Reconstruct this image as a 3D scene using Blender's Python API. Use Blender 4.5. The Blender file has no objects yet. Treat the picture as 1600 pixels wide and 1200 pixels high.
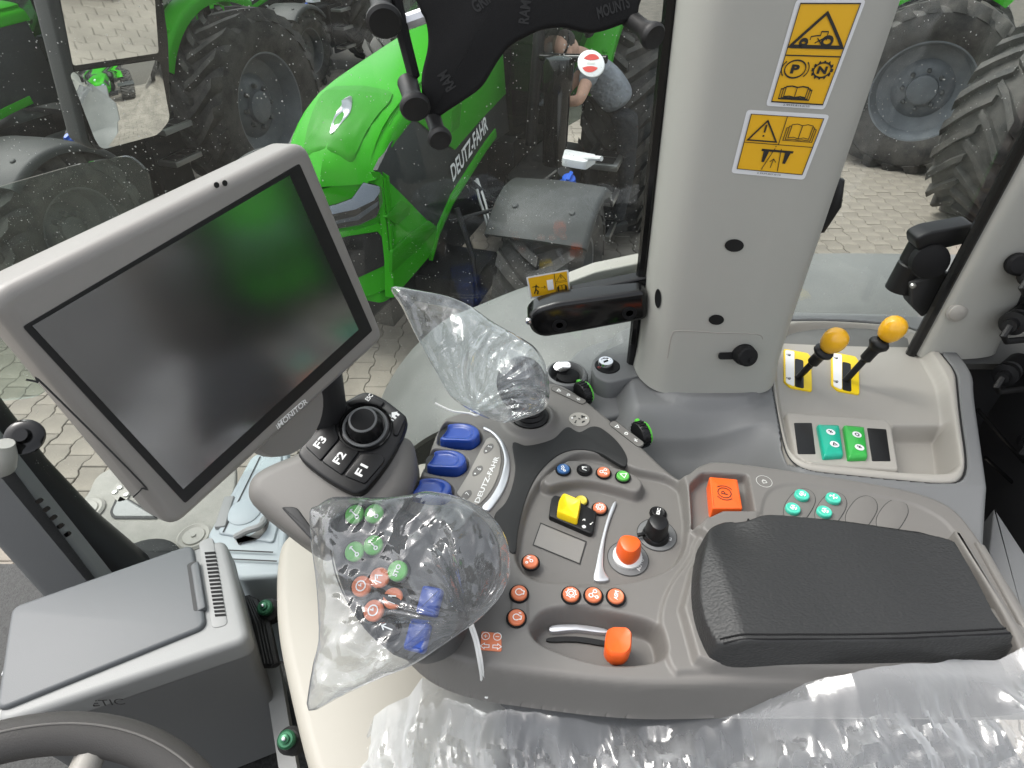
import bpy, bmesh, math, random
import numpy as np
from mathutils import Vector, Matrix, noise
from mathutils.bvhtree import BVHTree
random.seed(4); RNG = np.random.default_rng(4)
R_ = math.radians
scene = bpy.context.scene
COL = scene.collection

# ------------------------------------------------------------------ camera
CAM_H, FPX, PITCH = 2.9, 960.0, R_(39)
cam_d = bpy.data.cameras.new('camera'); cam = bpy.data.objects.new('camera', cam_d); COL.objects.link(cam)
cam.location = (0, 0, CAM_H); cam.rotation_euler = (R_(90) - PITCH, 0, 0)
cam_d.sensor_width = 36.0; cam_d.lens = 36.0 * FPX / 1600.0
cam_d.clip_start = 0.02; cam_d.clip_end = 400
scene.camera = cam

# ------------------------------------------------------------------ sky, sun, exposure
SUN_EL, SUN_AZ = R_(57), R_(-68)          # azimuth measured from +Y towards +X
world = bpy.data.worlds.new('World'); scene.world = world; world.use_nodes = True
wn, wl = world.node_tree.nodes, world.node_tree.links
bg = wn['Background']
sky = wn.new('ShaderNodeTexSky'); sky.sky_type = 'NISHITA'; sky.sun_disc = False
sky.sun_elevation = SUN_EL; sky.sun_rotation = SUN_AZ
sky.dust_density = 4.0; sky.air_density = 1.0; sky.ozone_density = 1.0
hs = wn.new('ShaderNodeHueSaturation'); hs.inputs['Saturation'].default_value = 0.22
wl.new(sky.outputs['Color'], hs.inputs['Color']); wl.new(hs.outputs['Color'], bg.inputs['Color'])
bg.inputs['Strength'].default_value = 0.15
sun_d = bpy.data.lights.new('sun', 'SUN'); sun = bpy.data.objects.new('sun', sun_d); COL.objects.link(sun)
sun_d.energy = 0.8; sun_d.angle = R_(25); sun_d.color = (1.0, 0.96, 0.9)
sdir = Vector((math.sin(SUN_AZ) * math.cos(SUN_EL), math.cos(SUN_AZ) * math.cos(SUN_EL), math.sin(SUN_EL)))
sun.rotation_euler = (-sdir).to_track_quat('-Z', 'Y').to_euler(); sun.location = sdir * 30
vs = scene.view_settings
vs.view_transform = 'Standard'; vs.look = 'None'; vs.exposure = 1.3; vs.gamma = 1.0; vs.use_curve_mapping = False
cy = scene.cycles
cy.max_bounces = 10; cy.diffuse_bounces = 4; cy.glossy_bounces = 4; cy.transmission_bounces = 4
cy.transparent_max_bounces = 24; cy.caustics_reflective = False; cy.caustics_refractive = False
cy.use_adaptive_sampling = True; cy.adaptive_threshold = .02; cy.use_denoising = True; cy.sample_clamp_indirect = 6.0

# ------------------------------------------------------------------ picture geometry: a pixel of the photograph to a point of the place
_c, _s = math.cos(PITCH), math.sin(PITCH)
CAM = np.array([0, 0, CAM_H])
def ray(px, py):
    a, u = (px - 800) / FPX, (600 - py) / FPX
    return np.array([a, _c + _s * u, -_s + _c * u])
def atz(px, py, z): d = ray(px, py); return CAM + d * ((z - CAM_H) / d[2])
def aty(px, py, y): d = ray(px, py); return CAM + d * (y / d[1])
def atpl(px, py, p0, n): d = ray(px, py); return CAM + d * (((np.asarray(p0, float) - CAM) @ n) / (d @ n))
def unit(v): v = np.asarray(v, float); return v / np.linalg.norm(v)

class Frame:                      # a plane with axes: ex, ey in the plane, n its normal
    def __init__(s, o, ex, n):
        s.o = np.asarray(o, float); s.n = unit(n); ex = np.asarray(ex, float)
        s.ex = unit(ex - (ex @ s.n) * s.n); s.ey = np.cross(s.n, s.ex)
    def w(s, x, y, h=0.0): return s.o + s.ex * x + s.ey * y + s.n * h
    def px(s, px, py, h=0.0):
        p = atpl(px, py, s.o + s.n * h, s.n) - s.o
        return (p @ s.ex, p @ s.ey)
    def poly(s, pts, h=0.0): return [s.px(a, b, h) for a, b in pts]
    def at(s, x, y, h=0.0, ang=0.0):
        e = s.ex * math.cos(ang) + s.ey * math.sin(ang)
        return Frame(s.w(x, y, h), e, s.n)
    def atpx(s, px, py, h=0.0, ang=0.0):
        x, y = s.px(px, py, h); return s.at(x, y, h, ang)
    def mat(s):
        return Matrix(((s.ex[0], s.ey[0], s.n[0], s.o[0]), (s.ex[1], s.ey[1], s.n[1], s.o[1]), (s.ex[2], s.ey[2], s.n[2], s.o[2]), (0, 0, 0, 1)))
def flat(z): return Frame((0, 0, z), (1, 0, 0), (0, 0, 1))
IDF = flat(0)

# ------------------------------------------------------------------ outlines
def cr(pts, n=6, closed=True):    # Catmull-Rom through the points
    P = [np.asarray(p, float) for p in pts]; N = len(P); out = []
    for i in range(N if closed else N - 1):
        if closed: a, b, c, d = P[(i - 1) % N], P[i], P[(i + 1) % N], P[(i + 2) % N]
        else: a, b, c, d = P[max(i - 1, 0)], P[i], P[i + 1], P[min(i + 2, N - 1)]
        for k in range(n):
            t = k / n
            out.append(.5 * ((2 * b) + (c - a) * t + (2 * a - 5 * b + 4 * c - d) * t * t + (3 * b - a - 3 * c + d) * t ** 3))
    if not closed: out.append(P[-1])
    return [tuple(p) for p in out]
def rnd(pts, r, seg=5):           # round every corner of a polygon
    P = [np.asarray(p, float) for p in pts]; N = len(P); out = []
    for i in range(N):
        a, b, c = P[i - 1], P[i], P[(i + 1) % N]
        ri = r[i] if isinstance(r, (list, tuple)) else r
        la, lc = np.linalg.norm(a - b), np.linalg.norm(c - b)
        k = min(ri, la * .45, lc * .45)
        p, q = b + (a - b) / la * k, b + (c - b) / lc * k
        for j in range(seg + 1):
            t = j / seg; out.append(tuple((1 - t) ** 2 * p + 2 * t * (1 - t) * b + t * t * q))
    return out
def chaikin(pts, it=2):
    P = [np.asarray(p, float) for p in pts]
    for _ in range(it):
        Q = []
        for i in range(len(P)):
            a, b = P[i], P[(i + 1) % len(P)]; Q += [a * .75 + b * .25, a * .25 + b * .75]
        P = Q
    return [tuple(p) for p in P]
def circ(r, n=24, cx=0, cy_=0, rx=None): return [(cx + (rx or r) * math.cos(2 * math.pi * k / n), cy_ + r * math.sin(2 * math.pi * k / n)) for k in range(n)]
def rrect(w, h, r, seg=4, cx=0, cy_=0):
    return rnd([(cx - w / 2, cy_ - h / 2), (cx + w / 2, cy_ - h / 2), (cx + w / 2, cy_ + h / 2), (cx - w / 2, cy_ + h / 2)], r, seg)
def area2(P): return sum(P[i - 1][0] * P[i][1] - P[i][0] * P[i - 1][1] for i in range(len(P)))
def inset(P, d):                  # P counter-clockwise
    P = [np.asarray(p, float) for p in P]; N = len(P); out = []
    for i in range(N):
        e1, e2 = P[i] - P[i - 1], P[(i + 1) % N] - P[i]
        l1, l2 = np.linalg.norm(e1), np.linalg.norm(e2)
        n1 = np.array([-e1[1], e1[0]]) / max(l1, 1e-9); n2 = np.array([-e2[1], e2[0]]) / max(l2, 1e-9)
        m = n1 + n2; k = max(m @ m / 2, .35)
        out.append(tuple(P[i] + m / k * d))
    return out
def sdf(P, X, Y):                 # signed distance to a polygon, negative inside
    P = np.asarray(P, float); d = np.full(X.shape, 1e9); ins = np.zeros(X.shape, bool); N = len(P)
    for i in range(N):
        ax, ay = P[i - 1]; bx, by = P[i]; ex, ey = bx - ax, by - ay
        wx, wy = X - ax, Y - ay; t = np.clip((wx * ex + wy * ey) / (ex * ex + ey * ey + 1e-18), 0, 1)
        d = np.minimum(d, (wx - ex * t) ** 2 + (wy - ey * t) ** 2)
        cnd = (ay > Y) != (by > Y)
        if by != ay: ins ^= cnd & (X < (bx - ax) * (Y - ay) / (by - ay) + ax)
    d = np.sqrt(d); return np.where(ins, -d, d)
def sstep(a, b, x): t = np.clip((x - a) / (b - a), 0, 1); return t * t * (3 - 2 * t)

# ------------------------------------------------------------------ mesh builder
class MB:
    def __init__(s): s.v = []; s.f = []
    def add(s, verts, faces):
        o = len(s.v); s.v += [tuple(map(float, p)) for p in verts]; s.f += [tuple(i + o for i in f) for f in faces]; return s
    def rings(s, R, closed=True, cap0=True, cap1=True):
        n = len(R[0]); v = [p for r in R for p in r]; f = []
        for k in range(len(R) - 1):
            for i in range(n if closed else n - 1):
                j = (i + 1) % n; f.append((k * n + i, k * n + j, (k + 1) * n + j, (k + 1) * n + i))
        if cap0: f.append(tuple(reversed(range(n))))
        if cap1: f.append(tuple(range((len(R) - 1) * n, len(R) * n)))
        return s.add(v, f)
    def prism(s, P, fr=IDF, h0=0.0, h1=0.01, bev=0.0, seg=3, bot=True, bev0=0.0):
        P = list(P)
        if area2(P) < 0: P = P[::-1]
        R = []
        if bev0 > 0:
            for k in range(seg): a = k / seg * math.pi / 2; R.append([fr.w(x, y, h0 + bev0 * (1 - math.sin(a))) for x, y in inset(P, bev0 * (1 - math.cos(a)))][:])
            R = []
            for k in range(seg + 1):
                a = (1 - k / seg) * math.pi / 2
                R.append([fr.w(x, y, h0 + bev0 * (1 - math.cos(math.pi / 2 - a))) for x, y in inset(P, bev0 * (1 - math.cos(a)))])
        else: R.append([fr.w(x, y, h0) for x, y in P])
        if bev > 0:
            for k in range(seg + 1):
                a = k / seg * math.pi / 2
                R.append([fr.w(x, y, h1 - bev * (1 - math.sin(a))) for x, y in inset(P, bev * (1 - math.cos(a)))])
        else: R.append([fr.w(x, y, h1) for x, y in P])
        return s.rings(R, True, bot, True)
    def lathe(s, prof, fr=IDF, n=24, cap0=True, cap1=True, sq=1.0):
        R = [[fr.w(r * math.cos(2 * math.pi * k / n), sq * r * math.sin(2 * math.pi * k / n), h) for k in range(n)] for r, h in prof]
        return s.rings(R, True, cap0, cap1)
    def box(s, c, size, fr=IDF, bev=0.0):
        w, d, h = size; x, y, z = c
        P = [(x - w / 2, y - d / 2), (x + w / 2, y - d / 2), (x + w / 2, y + d / 2), (x - w / 2, y + d / 2)]
        return s.prism(P, fr, z - h / 2, z + h / 2, bev, 2)
    def tube(s, pts, r, n=10, cap=True):
        P = [np.asarray(p, float) for p in pts]; N = len(P)
        rr = r if isinstance(r, (list, tuple)) else [r] * N
        T = [unit(P[min(i + 1, N - 1)] - P[max(i - 1, 0)]) for i in range(N)]
        a = np.array([0, 0, 1.]) if abs(T[0][2]) < .9 else np.array([1., 0, 0])
        u = unit(np.cross(T[0], a)); R = []
        for i in range(N):
            u = unit(u - (u @ T[i]) * T[i]); w = np.cross(T[i], u)
            R.append([P[i] + rr[i] * (u * math.cos(2 * math.pi * k / n) + w * math.sin(2 * math.pi * k / n)) for k in range(n)])
        return s.rings(R, True, cap, cap)
    def grid(s, V):               # V: rows x cols x 3
        r, c = V.shape[:2]
        return s.add(V.reshape(-1, 3), [(i * c + j, i * c + j + 1, (i + 1) * c + j + 1, (i + 1) * c + j) for i in range(r - 1) for j in range(c - 1)])
    def stroke(s, lines, width, fn, hh=0.0):   # flat ribbons along 2-D polylines mapped by fn(x, y, h)
        for L in lines:
            L = [np.asarray(p, float) for p in L]
            L2 = [L[0]] + [L[i] for i in range(1, len(L)) if np.linalg.norm(L[i] - L[i - 1]) > 1e-7]
            N = len(L2)
            if N < 2: continue
            cl = np.linalg.norm(L2[0] - L2[-1]) < 1e-7 and N > 3
            lf, rt = [], []
            for i in range(N):
                if cl: a = L2[i] - L2[i - 1 if i else N - 2]; b = L2[(i + 1) if i < N - 1 else 1] - L2[i]
                else: a = L2[i] - L2[max(i - 1, 0)]; b = L2[min(i + 1, N - 1)] - L2[i]
                if np.linalg.norm(a) < 1e-9: a = b
                if np.linalg.norm(b) < 1e-9: b = a
                a, b = unit(a), unit(b); na, nb = np.array([-a[1], a[0]]), np.array([-b[1], b[0]])
                m = na + nb; k = max(m @ m / 2, .3); m = m / k * width / 2
                lf.append(L2[i] + m); rt.append(L2[i] - m)
            v = [fn(p[0], p[1], hh) for p in lf] + [fn(p[0], p[1], hh) for p in rt]
            s.add(v, [(i, i + N, i + N + 1, i + 1) for i in range(N - 1)])
        return s
    def dstroke(s, lines, width, fn, step=.04):     # ribbons cut into short pieces, for curved surfaces
        out = []
        for L in lines:
            D = [np.asarray(L[0], float)]
            for a, b in zip(L[:-1], L[1:]):
                a, b = np.asarray(a, float), np.asarray(b, float); n = max(1, int(np.linalg.norm(b - a) / step)); D += [a + (b - a) * k / n for k in range(1, n + 1)]
            out.append(D)
        return s.stroke(out, width, fn)
    def fill(s, polys, fn, hh=0.0):
        for P in polys:
            P = list(P)
            if area2(P) < 0: P = P[::-1]
            s.add([fn(x, y, hh) for x, y in P], [tuple(range(len(P)))])
        return s
    def mesh(s, name, off=None, ang=38, smooth=True, merge=False):
        me = bpy.data.meshes.new(name)
        V = np.asarray(s.v, float).reshape(-1, 3)
        if off is not None: V = V - np.asarray(off)
        me.from_pydata(V.tolist(), [], s.f); me.update()
        if merge:
            b = bmesh.new(); b.from_mesh(me); bmesh.ops.remove_doubles(b, verts=b.verts, dist=1e-6); b.to_mesh(me); b.free()
        if smooth:
            me.polygons.foreach_set('use_smooth', [True] * len(me.polygons))
            if ang: me.set_sharp_from_angle(angle=R_(ang))
        return me

def tag(o, label=None, cat=None, group=None, kind=None):
    if label: o['label'] = label
    if cat: o['category'] = cat
    if group: o['group'] = group
    if kind: o['kind'] = kind
    return o
def wloc(o):
    m = o.matrix_basis
    p = o.parent
    while p: m = p.matrix_basis @ m; p = p.parent
    return m
def thing(name, label, cat, loc=(0, 0, 0), group=None):
    o = bpy.data.objects.new(name, None); o.empty_display_size = .05; COL.objects.link(o); o.location = loc
    return tag(o, label, cat, group)
def part(name, mb, mat, parent=None, label=None, ang=38, smooth=True, merge=False):
    """one mesh object; the builder's points are world points (parents here are never rotated)"""
    if parent is None:
        V = np.asarray(mb.v); off = np.array([V[:, 0].mean(), V[:, 1].mean(), V[:, 2].min()])
    else: off = np.array(wloc(parent).translation)
    o = bpy.data.objects.new(name, mb.mesh(name, off, ang, smooth, merge)); COL.objects.link(o)
    if mat: o.data.materials.append(mat)
    if parent is None: o.location = off
    else: o.parent = parent
    if label: o['label'] = label
    return o
def inst(name, me, fr, parent, label=None):   # a shared mesh put at a frame
    o = bpy.data.objects.new(name, me); COL.objects.link(o); o.parent = parent
    o.matrix_basis = (wloc(parent).inverted() @ fr.mat()) if parent else fr.mat()
    if label: o['label'] = label
    return o
def copy_tree(o, parent=None, skip=()):
    c = o.copy(); COL.objects.link(c); c.parent = parent
    for ch in o.children:
        if ch.name.split('.')[0] not in skip: copy_tree(ch, c, skip)
    return c
_fonts = {}
def text_mb(txt, fn_or_frame, width=None, height=None, bold=0.0, align='c', shear=0.0, depth=0.0, sx=1.0):
    """flat lettering; the baseline runs along ex; returns an MB"""
    cu = bpy.data.curves.new('t', 'FONT'); cu.body = txt; cu.size = 1.0; cu.offset = bold; cu.shear = shear
    cu.resolution_u = 3; cu.extrude = 0
    ob = bpy.data.objects.new('t', cu); COL.objects.link(ob); bpy.context.view_layer.update()
    me = bpy.data.meshes.new_from_object(ob.evaluated_get(bpy.context.evaluated_depsgraph_get()))
    V = np.array([v.co[:] for v in me.vertices]); Fs = [tuple(p.vertices) for p in me.polygons]
    bpy.data.objects.remove(ob); bpy.data.curves.remove(cu); bpy.data.meshes.remove(me)
    V[:, 0] -= V[:, 0].min(); V[:, 1] -= V[:, 1].min(); w, h = V[:, 0].max(), V[:, 1].max()
    kx = (width / w) if width else height / h * sx; ky = (height / h) if height else kx
    V[:, 0] *= kx; V[:, 1] *= ky
    if align == 'c': V[:, 0] -= w * kx / 2; V[:, 1] -= h * ky / 2
    fn = fn_or_frame.w if isinstance(fn_or_frame, Frame) else fn_or_frame
    return MB().add([fn(x, y, depth) for x, y, _ in V], Fs)

# ------------------------------------------------------------------ materials
def mat(name, col, rough=.5, metal=0.0, spec=.5, grain=0.0, gscale=900.0, var=0.0, vscale=6.0, coat=0.0, var_col=None, emit=None, bump2=None, sheen=0.0):
    m = bpy.data.materials.new(name); m.use_nodes = True; N, L = m.node_tree.nodes, m.node_tree.links
    b = N['Principled BSDF']; b.inputs['Base Color'].default_value = (*col, 1); b.inputs['Roughness'].default_value = rough
    b.inputs['Metallic'].default_value = metal; b.inputs['Specular IOR Level'].default_value = spec; b.inputs['Coat Weight'].default_value = coat
    tc = N.new('ShaderNodeTexCoord')
    if var > 0:
        t = N.new('ShaderNodeTexNoise'); t.inputs['Scale'].default_value = vscale; t.inputs['Detail'].default_value = 6; t.inputs['Roughness'].default_value = .62
        L.new(tc.outputs['Object'], t.inputs['Vector'])
        rp = N.new('ShaderNodeValToRGB'); rp.color_ramp.elements[0].position = .35; rp.color_ramp.elements[1].position = .7
        c2 = var_col or tuple(min(1, x * (1 + var)) for x in col); c1 = col if var_col else tuple(x * (1 - var) for x in col)
        rp.color_ramp.elements[0].color = (*c1, 1); rp.color_ramp.elements[1].color = (*c2, 1)
        L.new(t.outputs['Fac'], rp.inputs['Fac']); L.new(rp.outputs['Color'], b.inputs['Base Color'])
        mr = N.new('ShaderNodeMapRange'); mr.inputs['To Min'].default_value = max(0, rough - .08); mr.inputs['To Max'].default_value = min(1, rough + .1)
        L.new(t.outputs['Fac'], mr.inputs['Value']); L.new(mr.outputs['Result'], b.inputs['Roughness'])
    last = None
    if grain > 0:
        t = N.new('ShaderNodeTexNoise'); t.inputs['Scale'].default_value = gscale; t.inputs['Detail'].default_value = 2
        L.new(tc.outputs['Object'], t.inputs['Vector'])
        bp = N.new('ShaderNodeBump'); bp.inputs['Strength'].default_value = grain; bp.inputs['Distance'].default_value = .0006
        L.new(t.outputs['Fac'], bp.inputs['Height']); last = bp
    if bump2:                      # (scale, strength, distance) coarser relief
        t = N.new('ShaderNodeTexNoise'); t.inputs['Scale'].default_value = bump2[0]; t.inputs['Detail'].default_value = 4
        L.new(tc.outputs['Object'], t.inputs['Vector'])
        bp = N.new('ShaderNodeBump'); bp.inputs['Strength'].default_value = bump2[1]; bp.inputs['Distance'].default_value = bump2[2]
        L.new(t.outputs['Fac'], bp.inputs['Height'])
        if last: L.new(last.outputs['Normal'], bp.inputs['Normal'])
        last = bp
    if last: L.new(last.outputs['Normal'], b.inputs['Normal'])
    if emit: b.inputs['Emission Color'].default_value = (*emit[0], 1); b.inputs['Emission Strength'].default_value = emit[1]
    return m
def srgb(*c): return tuple(((x / 255 + .055) / 1.055) ** 2.4 if x > 10 else x / 255 / 12.92 for x in c)

def schlick(N, L, normal=None):      # reflectance of a thin sheet, the same from both sides
    lw = N.new('ShaderNodeLayerWeight'); lw.inputs['Blend'].default_value = .5
    if normal: L.new(normal, lw.inputs['Normal'])
    p = N.new('ShaderNodeMath'); p.operation = 'POWER'; p.inputs[1].default_value = 5; L.new(lw.outputs['Facing'], p.inputs[0])
    m = N.new('ShaderNodeMath'); m.operation = 'MULTIPLY_ADD'; m.inputs[1].default_value = .96; m.inputs[2].default_value = .04; L.new(p.outputs[0], m.inputs[0])
    return m.outputs[0]
def glass_mat(name, tint, refl_boost=1.0, dust=0.0, rough=0.0, haze=0.0):
    m = bpy.data.materials.new(name); m.use_nodes = True; N, L = m.node_tree.nodes, m.node_tree.links
    N.remove(N['Principled BSDF']); out = N['Material Output']
    tr = N.new('ShaderNodeBsdfTransparent'); tr.inputs['Color'].default_value = (*tint, 1)
    gl = N.new('ShaderNodeBsdfGlossy'); gl.inputs['Roughness'].default_value = rough
    fr = schlick(N, L)
    mu = N.new('ShaderNodeMath'); mu.operation = 'MULTIPLY'; mu.inputs[1].default_value = refl_boost; L.new(fr, mu.inputs[0])
    mx = N.new('ShaderNodeMixShader'); L.new(mu.outputs[0], mx.inputs['Fac']); L.new(tr.outputs[0], mx.inputs[1]); L.new(gl.outputs[0], mx.inputs[2])
    last = mx
    if dust > 0:
        tc = N.new('ShaderNodeTexCoord')
        vo = N.new('ShaderNodeTexVoronoi'); vo.inputs['Scale'].default_value = 210; L.new(tc.outputs['Object'], vo.inputs['Vector'])
        no = N.new('ShaderNodeTexNoise'); no.inputs['Scale'].default_value = 30; no.inputs['Detail'].default_value = 3; L.new(tc.outputs['Object'], no.inputs['Vector'])
        sep = N.new('ShaderNodeSeparateColor'); L.new(vo.outputs['Color'], sep.inputs[0])
        th = N.new('ShaderNodeMath'); th.operation = 'MULTIPLY'; L.new(sep.outputs[0], th.inputs[0]); L.new(no.outputs['Fac'], th.inputs[1])
        sz = N.new('ShaderNodeMapRange'); sz.inputs['From Min'].default_value = .28; sz.inputs['From Max'].default_value = .75; sz.inputs['To Min'].default_value = 0.0; sz.inputs['To Max'].default_value = .3
        L.new(th.outputs[0], sz.inputs['Value'])
        lt = N.new('ShaderNodeMath'); lt.operation = 'LESS_THAN'; L.new(vo.outputs['Distance'], lt.inputs[0]); L.new(sz.outputs['Result'], lt.inputs[1])
        f2 = N.new('ShaderNodeMath'); f2.operation = 'MULTIPLY'; f2.inputs[1].default_value = dust; L.new(lt.outputs[0], f2.inputs[0])
        f3 = N.new('ShaderNodeMath'); f3.operation = 'ADD'; f3.inputs[1].default_value = haze; L.new(f2.outputs[0], f3.inputs[0])
        df = N.new('ShaderNodeBsdfDiffuse'); df.inputs['Color'].default_value = (.75, .75, .72, 1)
        tl = N.new('ShaderNodeBsdfTranslucent'); tl.inputs['Color'].default_value = (.75, .75, .72, 1)
        ad = N.new('ShaderNodeMixShader'); ad.inputs['Fac'].default_value = .5; L.new(df.outputs[0], ad.inputs[1]); L.new(tl.outputs[0], ad.inputs[2])
        m2 = N.new('ShaderNodeMixShader'); L.new(f3.outputs[0], m2.inputs['Fac']); L.new(mx.outputs[0], m2.inputs[1]); L.new(ad.outputs[0], m2.inputs[2]); last = m2
    L.new(last.outputs[0], out.inputs['Surface']); return m

def film_mat(name, body=.12, spec=.5, rough=.12, bscale=60.0, bstr=.5, tint=(.93, .95, .96)):
    """thin clear plastic film: mostly see-through, milky where it folds, sharp glints"""
    m = bpy.data.materials.new(name); m.use_nodes = True; N, L = m.node_tree.nodes, m.node_tree.links
    N.remove(N['Principled BSDF']); out = N['Material Output']
    tc = N.new('ShaderNodeTexCoord')
    no = N.new('ShaderNodeTexNoise'); no.inputs['Scale'].default_value = bscale; no.inputs['Detail'].default_value = 5; no.inputs['Distortion'].default_value = 1.2
    L.new(tc.outputs['Object'], no.inputs['Vector'])
    bp = N.new('ShaderNodeBump'); bp.inputs['Strength'].default_value = bstr; bp.inputs['Distance'].default_value = .004; L.new(no.outputs['Fac'], bp.inputs['Height'])
    tr = N.new('ShaderNodeBsdfTransparent'); tr.inputs['Color'].default_value = (*tint, 1)
    gl = N.new('ShaderNodeBsdfGlossy'); gl.inputs['Roughness'].default_value = rough; L.new(bp.outputs['Normal'], gl.inputs['Normal'])
    fr = schlick(N, L, bp.outputs['Normal'])
    mu = N.new('ShaderNodeMath'); mu.operation = 'MULTIPLY'; mu.inputs[1].default_value = spec * 2; mu.use_clamp = True; L.new(fr, mu.inputs[0])
    m1 = N.new('ShaderNodeMixShader'); L.new(mu.outputs[0], m1.inputs['Fac']); L.new(tr.outputs[0], m1.inputs[1]); L.new(gl.outputs[0], m1.inputs[2])
    df = N.new('ShaderNodeBsdfDiffuse'); df.inputs['Color'].default_value = (.86, .88, .9, 1)
    tl = N.new('ShaderNodeBsdfTranslucent'); tl.inputs['Color'].default_value = (.86, .88, .9, 1)
    ad = N.new('ShaderNodeMixShader'); ad.inputs['Fac'].default_value = .5; L.new(df.outputs[0], ad.inputs[1]); L.new(tl.outputs[0], ad.inputs[2])
    lw = N.new('ShaderNodeLayerWeight'); lw.inputs['Blend'].default_value = .35; L.new(bp.outputs['Normal'], lw.inputs['Normal'])
    mr = N.new('ShaderNodeMapRange'); mr.inputs['To Min'].default_value = body * .4; mr.inputs['To Max'].default_value = min(1, body * 3.2); L.new(lw.outputs['Facing'], mr.inputs['Value'])
    m2 = N.new('ShaderNodeMixShader'); L.new(mr.outputs['Result'], m2.inputs['Fac']); L.new(m1.outputs[0], m2.inputs[1]); L.new(ad.outputs[0], m2.inputs[2])
    L.new(m2.outputs[0], out.inputs['Surface']); return m

M = {}
M['shell'] = mat('warm grey plastic', (.143, .136, .126), .52, grain=.25, gscale=1400)
M['shell_light'] = mat('light grey plastic', (.31, .295, .265), .5, grain=.2, gscale=1400)
M['console'] = mat('blue grey plastic', (.142, .145, .145), .55, grain=.25, gscale=1200)
M['tray'] = mat('beige plastic', (.32, .304, .272), .5, grain=.25, gscale=1300)
M['pillar'] = mat('pale grey trim', (.37, .368, .335), .55, grain=.3, gscale=1100)
M['cream'] = mat('cream plastic', (.33, .312, .268), .5, grain=.15, gscale=900)
M['monitor'] = mat('monitor plastic', (.215, .205, .19), .42, grain=.2, gscale=1500)
M['black'] = mat('black plastic', (.007, .007, .0075), .42, spec=.35, grain=.2, gscale=1500)
M['gloss_black'] = mat('glossy black paint', (.006, .006, .006), .14, spec=.4, coat=.08)
M['matte_black'] = mat('soft black rubber', (.0055, .0055, .006), .7, spec=.25, grain=.3, gscale=1800)
M['grip'] = mat('charcoal grip plastic', (.042, .042, .042), .5, grain=.25, gscale=1500)
M['rubber'] = mat('black rubber', (.009, .009, .009), .55, spec=.4)
M['key_black'] = mat('satin black keys', (.0055, .0055, .006), .38, spec=.4, grain=.15, gscale=1600)
M['inlay'] = mat('soft touch dark inlay', (.017, .0175, .0175), .62, spec=.35, grain=.3, gscale=1600)
M['blue'] = mat('blue paddle plastic', (.014, .055, .30), .3)
M['orange'] = mat('orange plastic', (.80, .11, .012), .38)
M['orange_btn'] = mat('orange button', (.66, .19, .085), .4)
M['green_btn'] = mat('green button', (.10, .42, .07), .38)
M['teal_btn'] = mat('teal button', (.06, .50, .36), .38)
M['teal'] = mat('teal rocker', (.01, .36, .24), .32)
M['green_rock'] = mat('green rocker', (.035, .36, .06), .32)
M['blue_btn'] = mat('blue button', (.03, .11, .28), .35)
M['yellow_btn'] = mat('yellow button', (.62, .52, .06), .35)
M['yellow'] = mat('yellow plastic', (.85, .60, .005), .35)
M['knob_yellow'] = mat('yellow lever knob', (.85, .44, .015), .3, coat=.2)
M['green_knob'] = mat('green plastic', (.09, .50, .04), .35)
M['white'] = mat('white print', (.82, .82, .80), .5)
M['grey_print'] = mat('grey print', (.58, .58, .55), .5)
M['dark_print'] = mat('black print', (.012, .012, .012), .5)
M['faint_print'] = mat('faint embossing', (.013, .013, .013), .35, spec=.3)
M['chrome'] = mat('chrome', (.72, .72, .74), .14, metal=1.0)
M['satin'] = mat('satin aluminium', (.66, .67, .69), .28, metal=.7)
M['steel'] = mat('zinc steel', (.5, .5, .48), .35, metal=1.0)
M['leather'] = mat('armrest leather', (.021, .0215, .0215), .5, spec=.38)
M['sticker_yellow'] = mat('sticker yellow', (.76, .42, .01), .42)
M['sticker_white'] = mat('sticker white', (.70, .71, .72), .4)
M['cool'] = mat('cool box grey plastic', (.095, .102, .107), .5, grain=.2, gscale=900)
M['cool_light'] = mat('cool box light grey', (.25, .255, .25), .5, grain=.2, gscale=900)
M['case'] = mat('pale blue grey case plastic', (.36, .41, .43), .5, grain=.2, gscale=600)
M['wheel_grip'] = mat('steering wheel skin', (.052, .049, .046), .62, grain=.6, gscale=700)
M['floor'] = mat('dusty floor mat', (.27, .26, .235), .75, var=.16, vscale=14, bump2=(90, .3, .002))
M['dark_mat'] = mat('dark granular rubber', (.02, .021, .02), .6, var=.9, vscale=160, bump2=(300, .8, .002))
M['dark_trim'] = mat('dark cab trim', (.02, .02, .021), .6, grain=.2)
M['seat'] = mat('seat cloth', (.14, .135, .125), .9, bump2=(400, .5, .001))
M['cord'] = mat('white elastic cord', (.75, .75, .73), .7)
M['red'] = mat('red print', (.55, .03, .02), .45)
M['green_print'] = mat('green print', (.03, .3, .08), .45)
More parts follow.
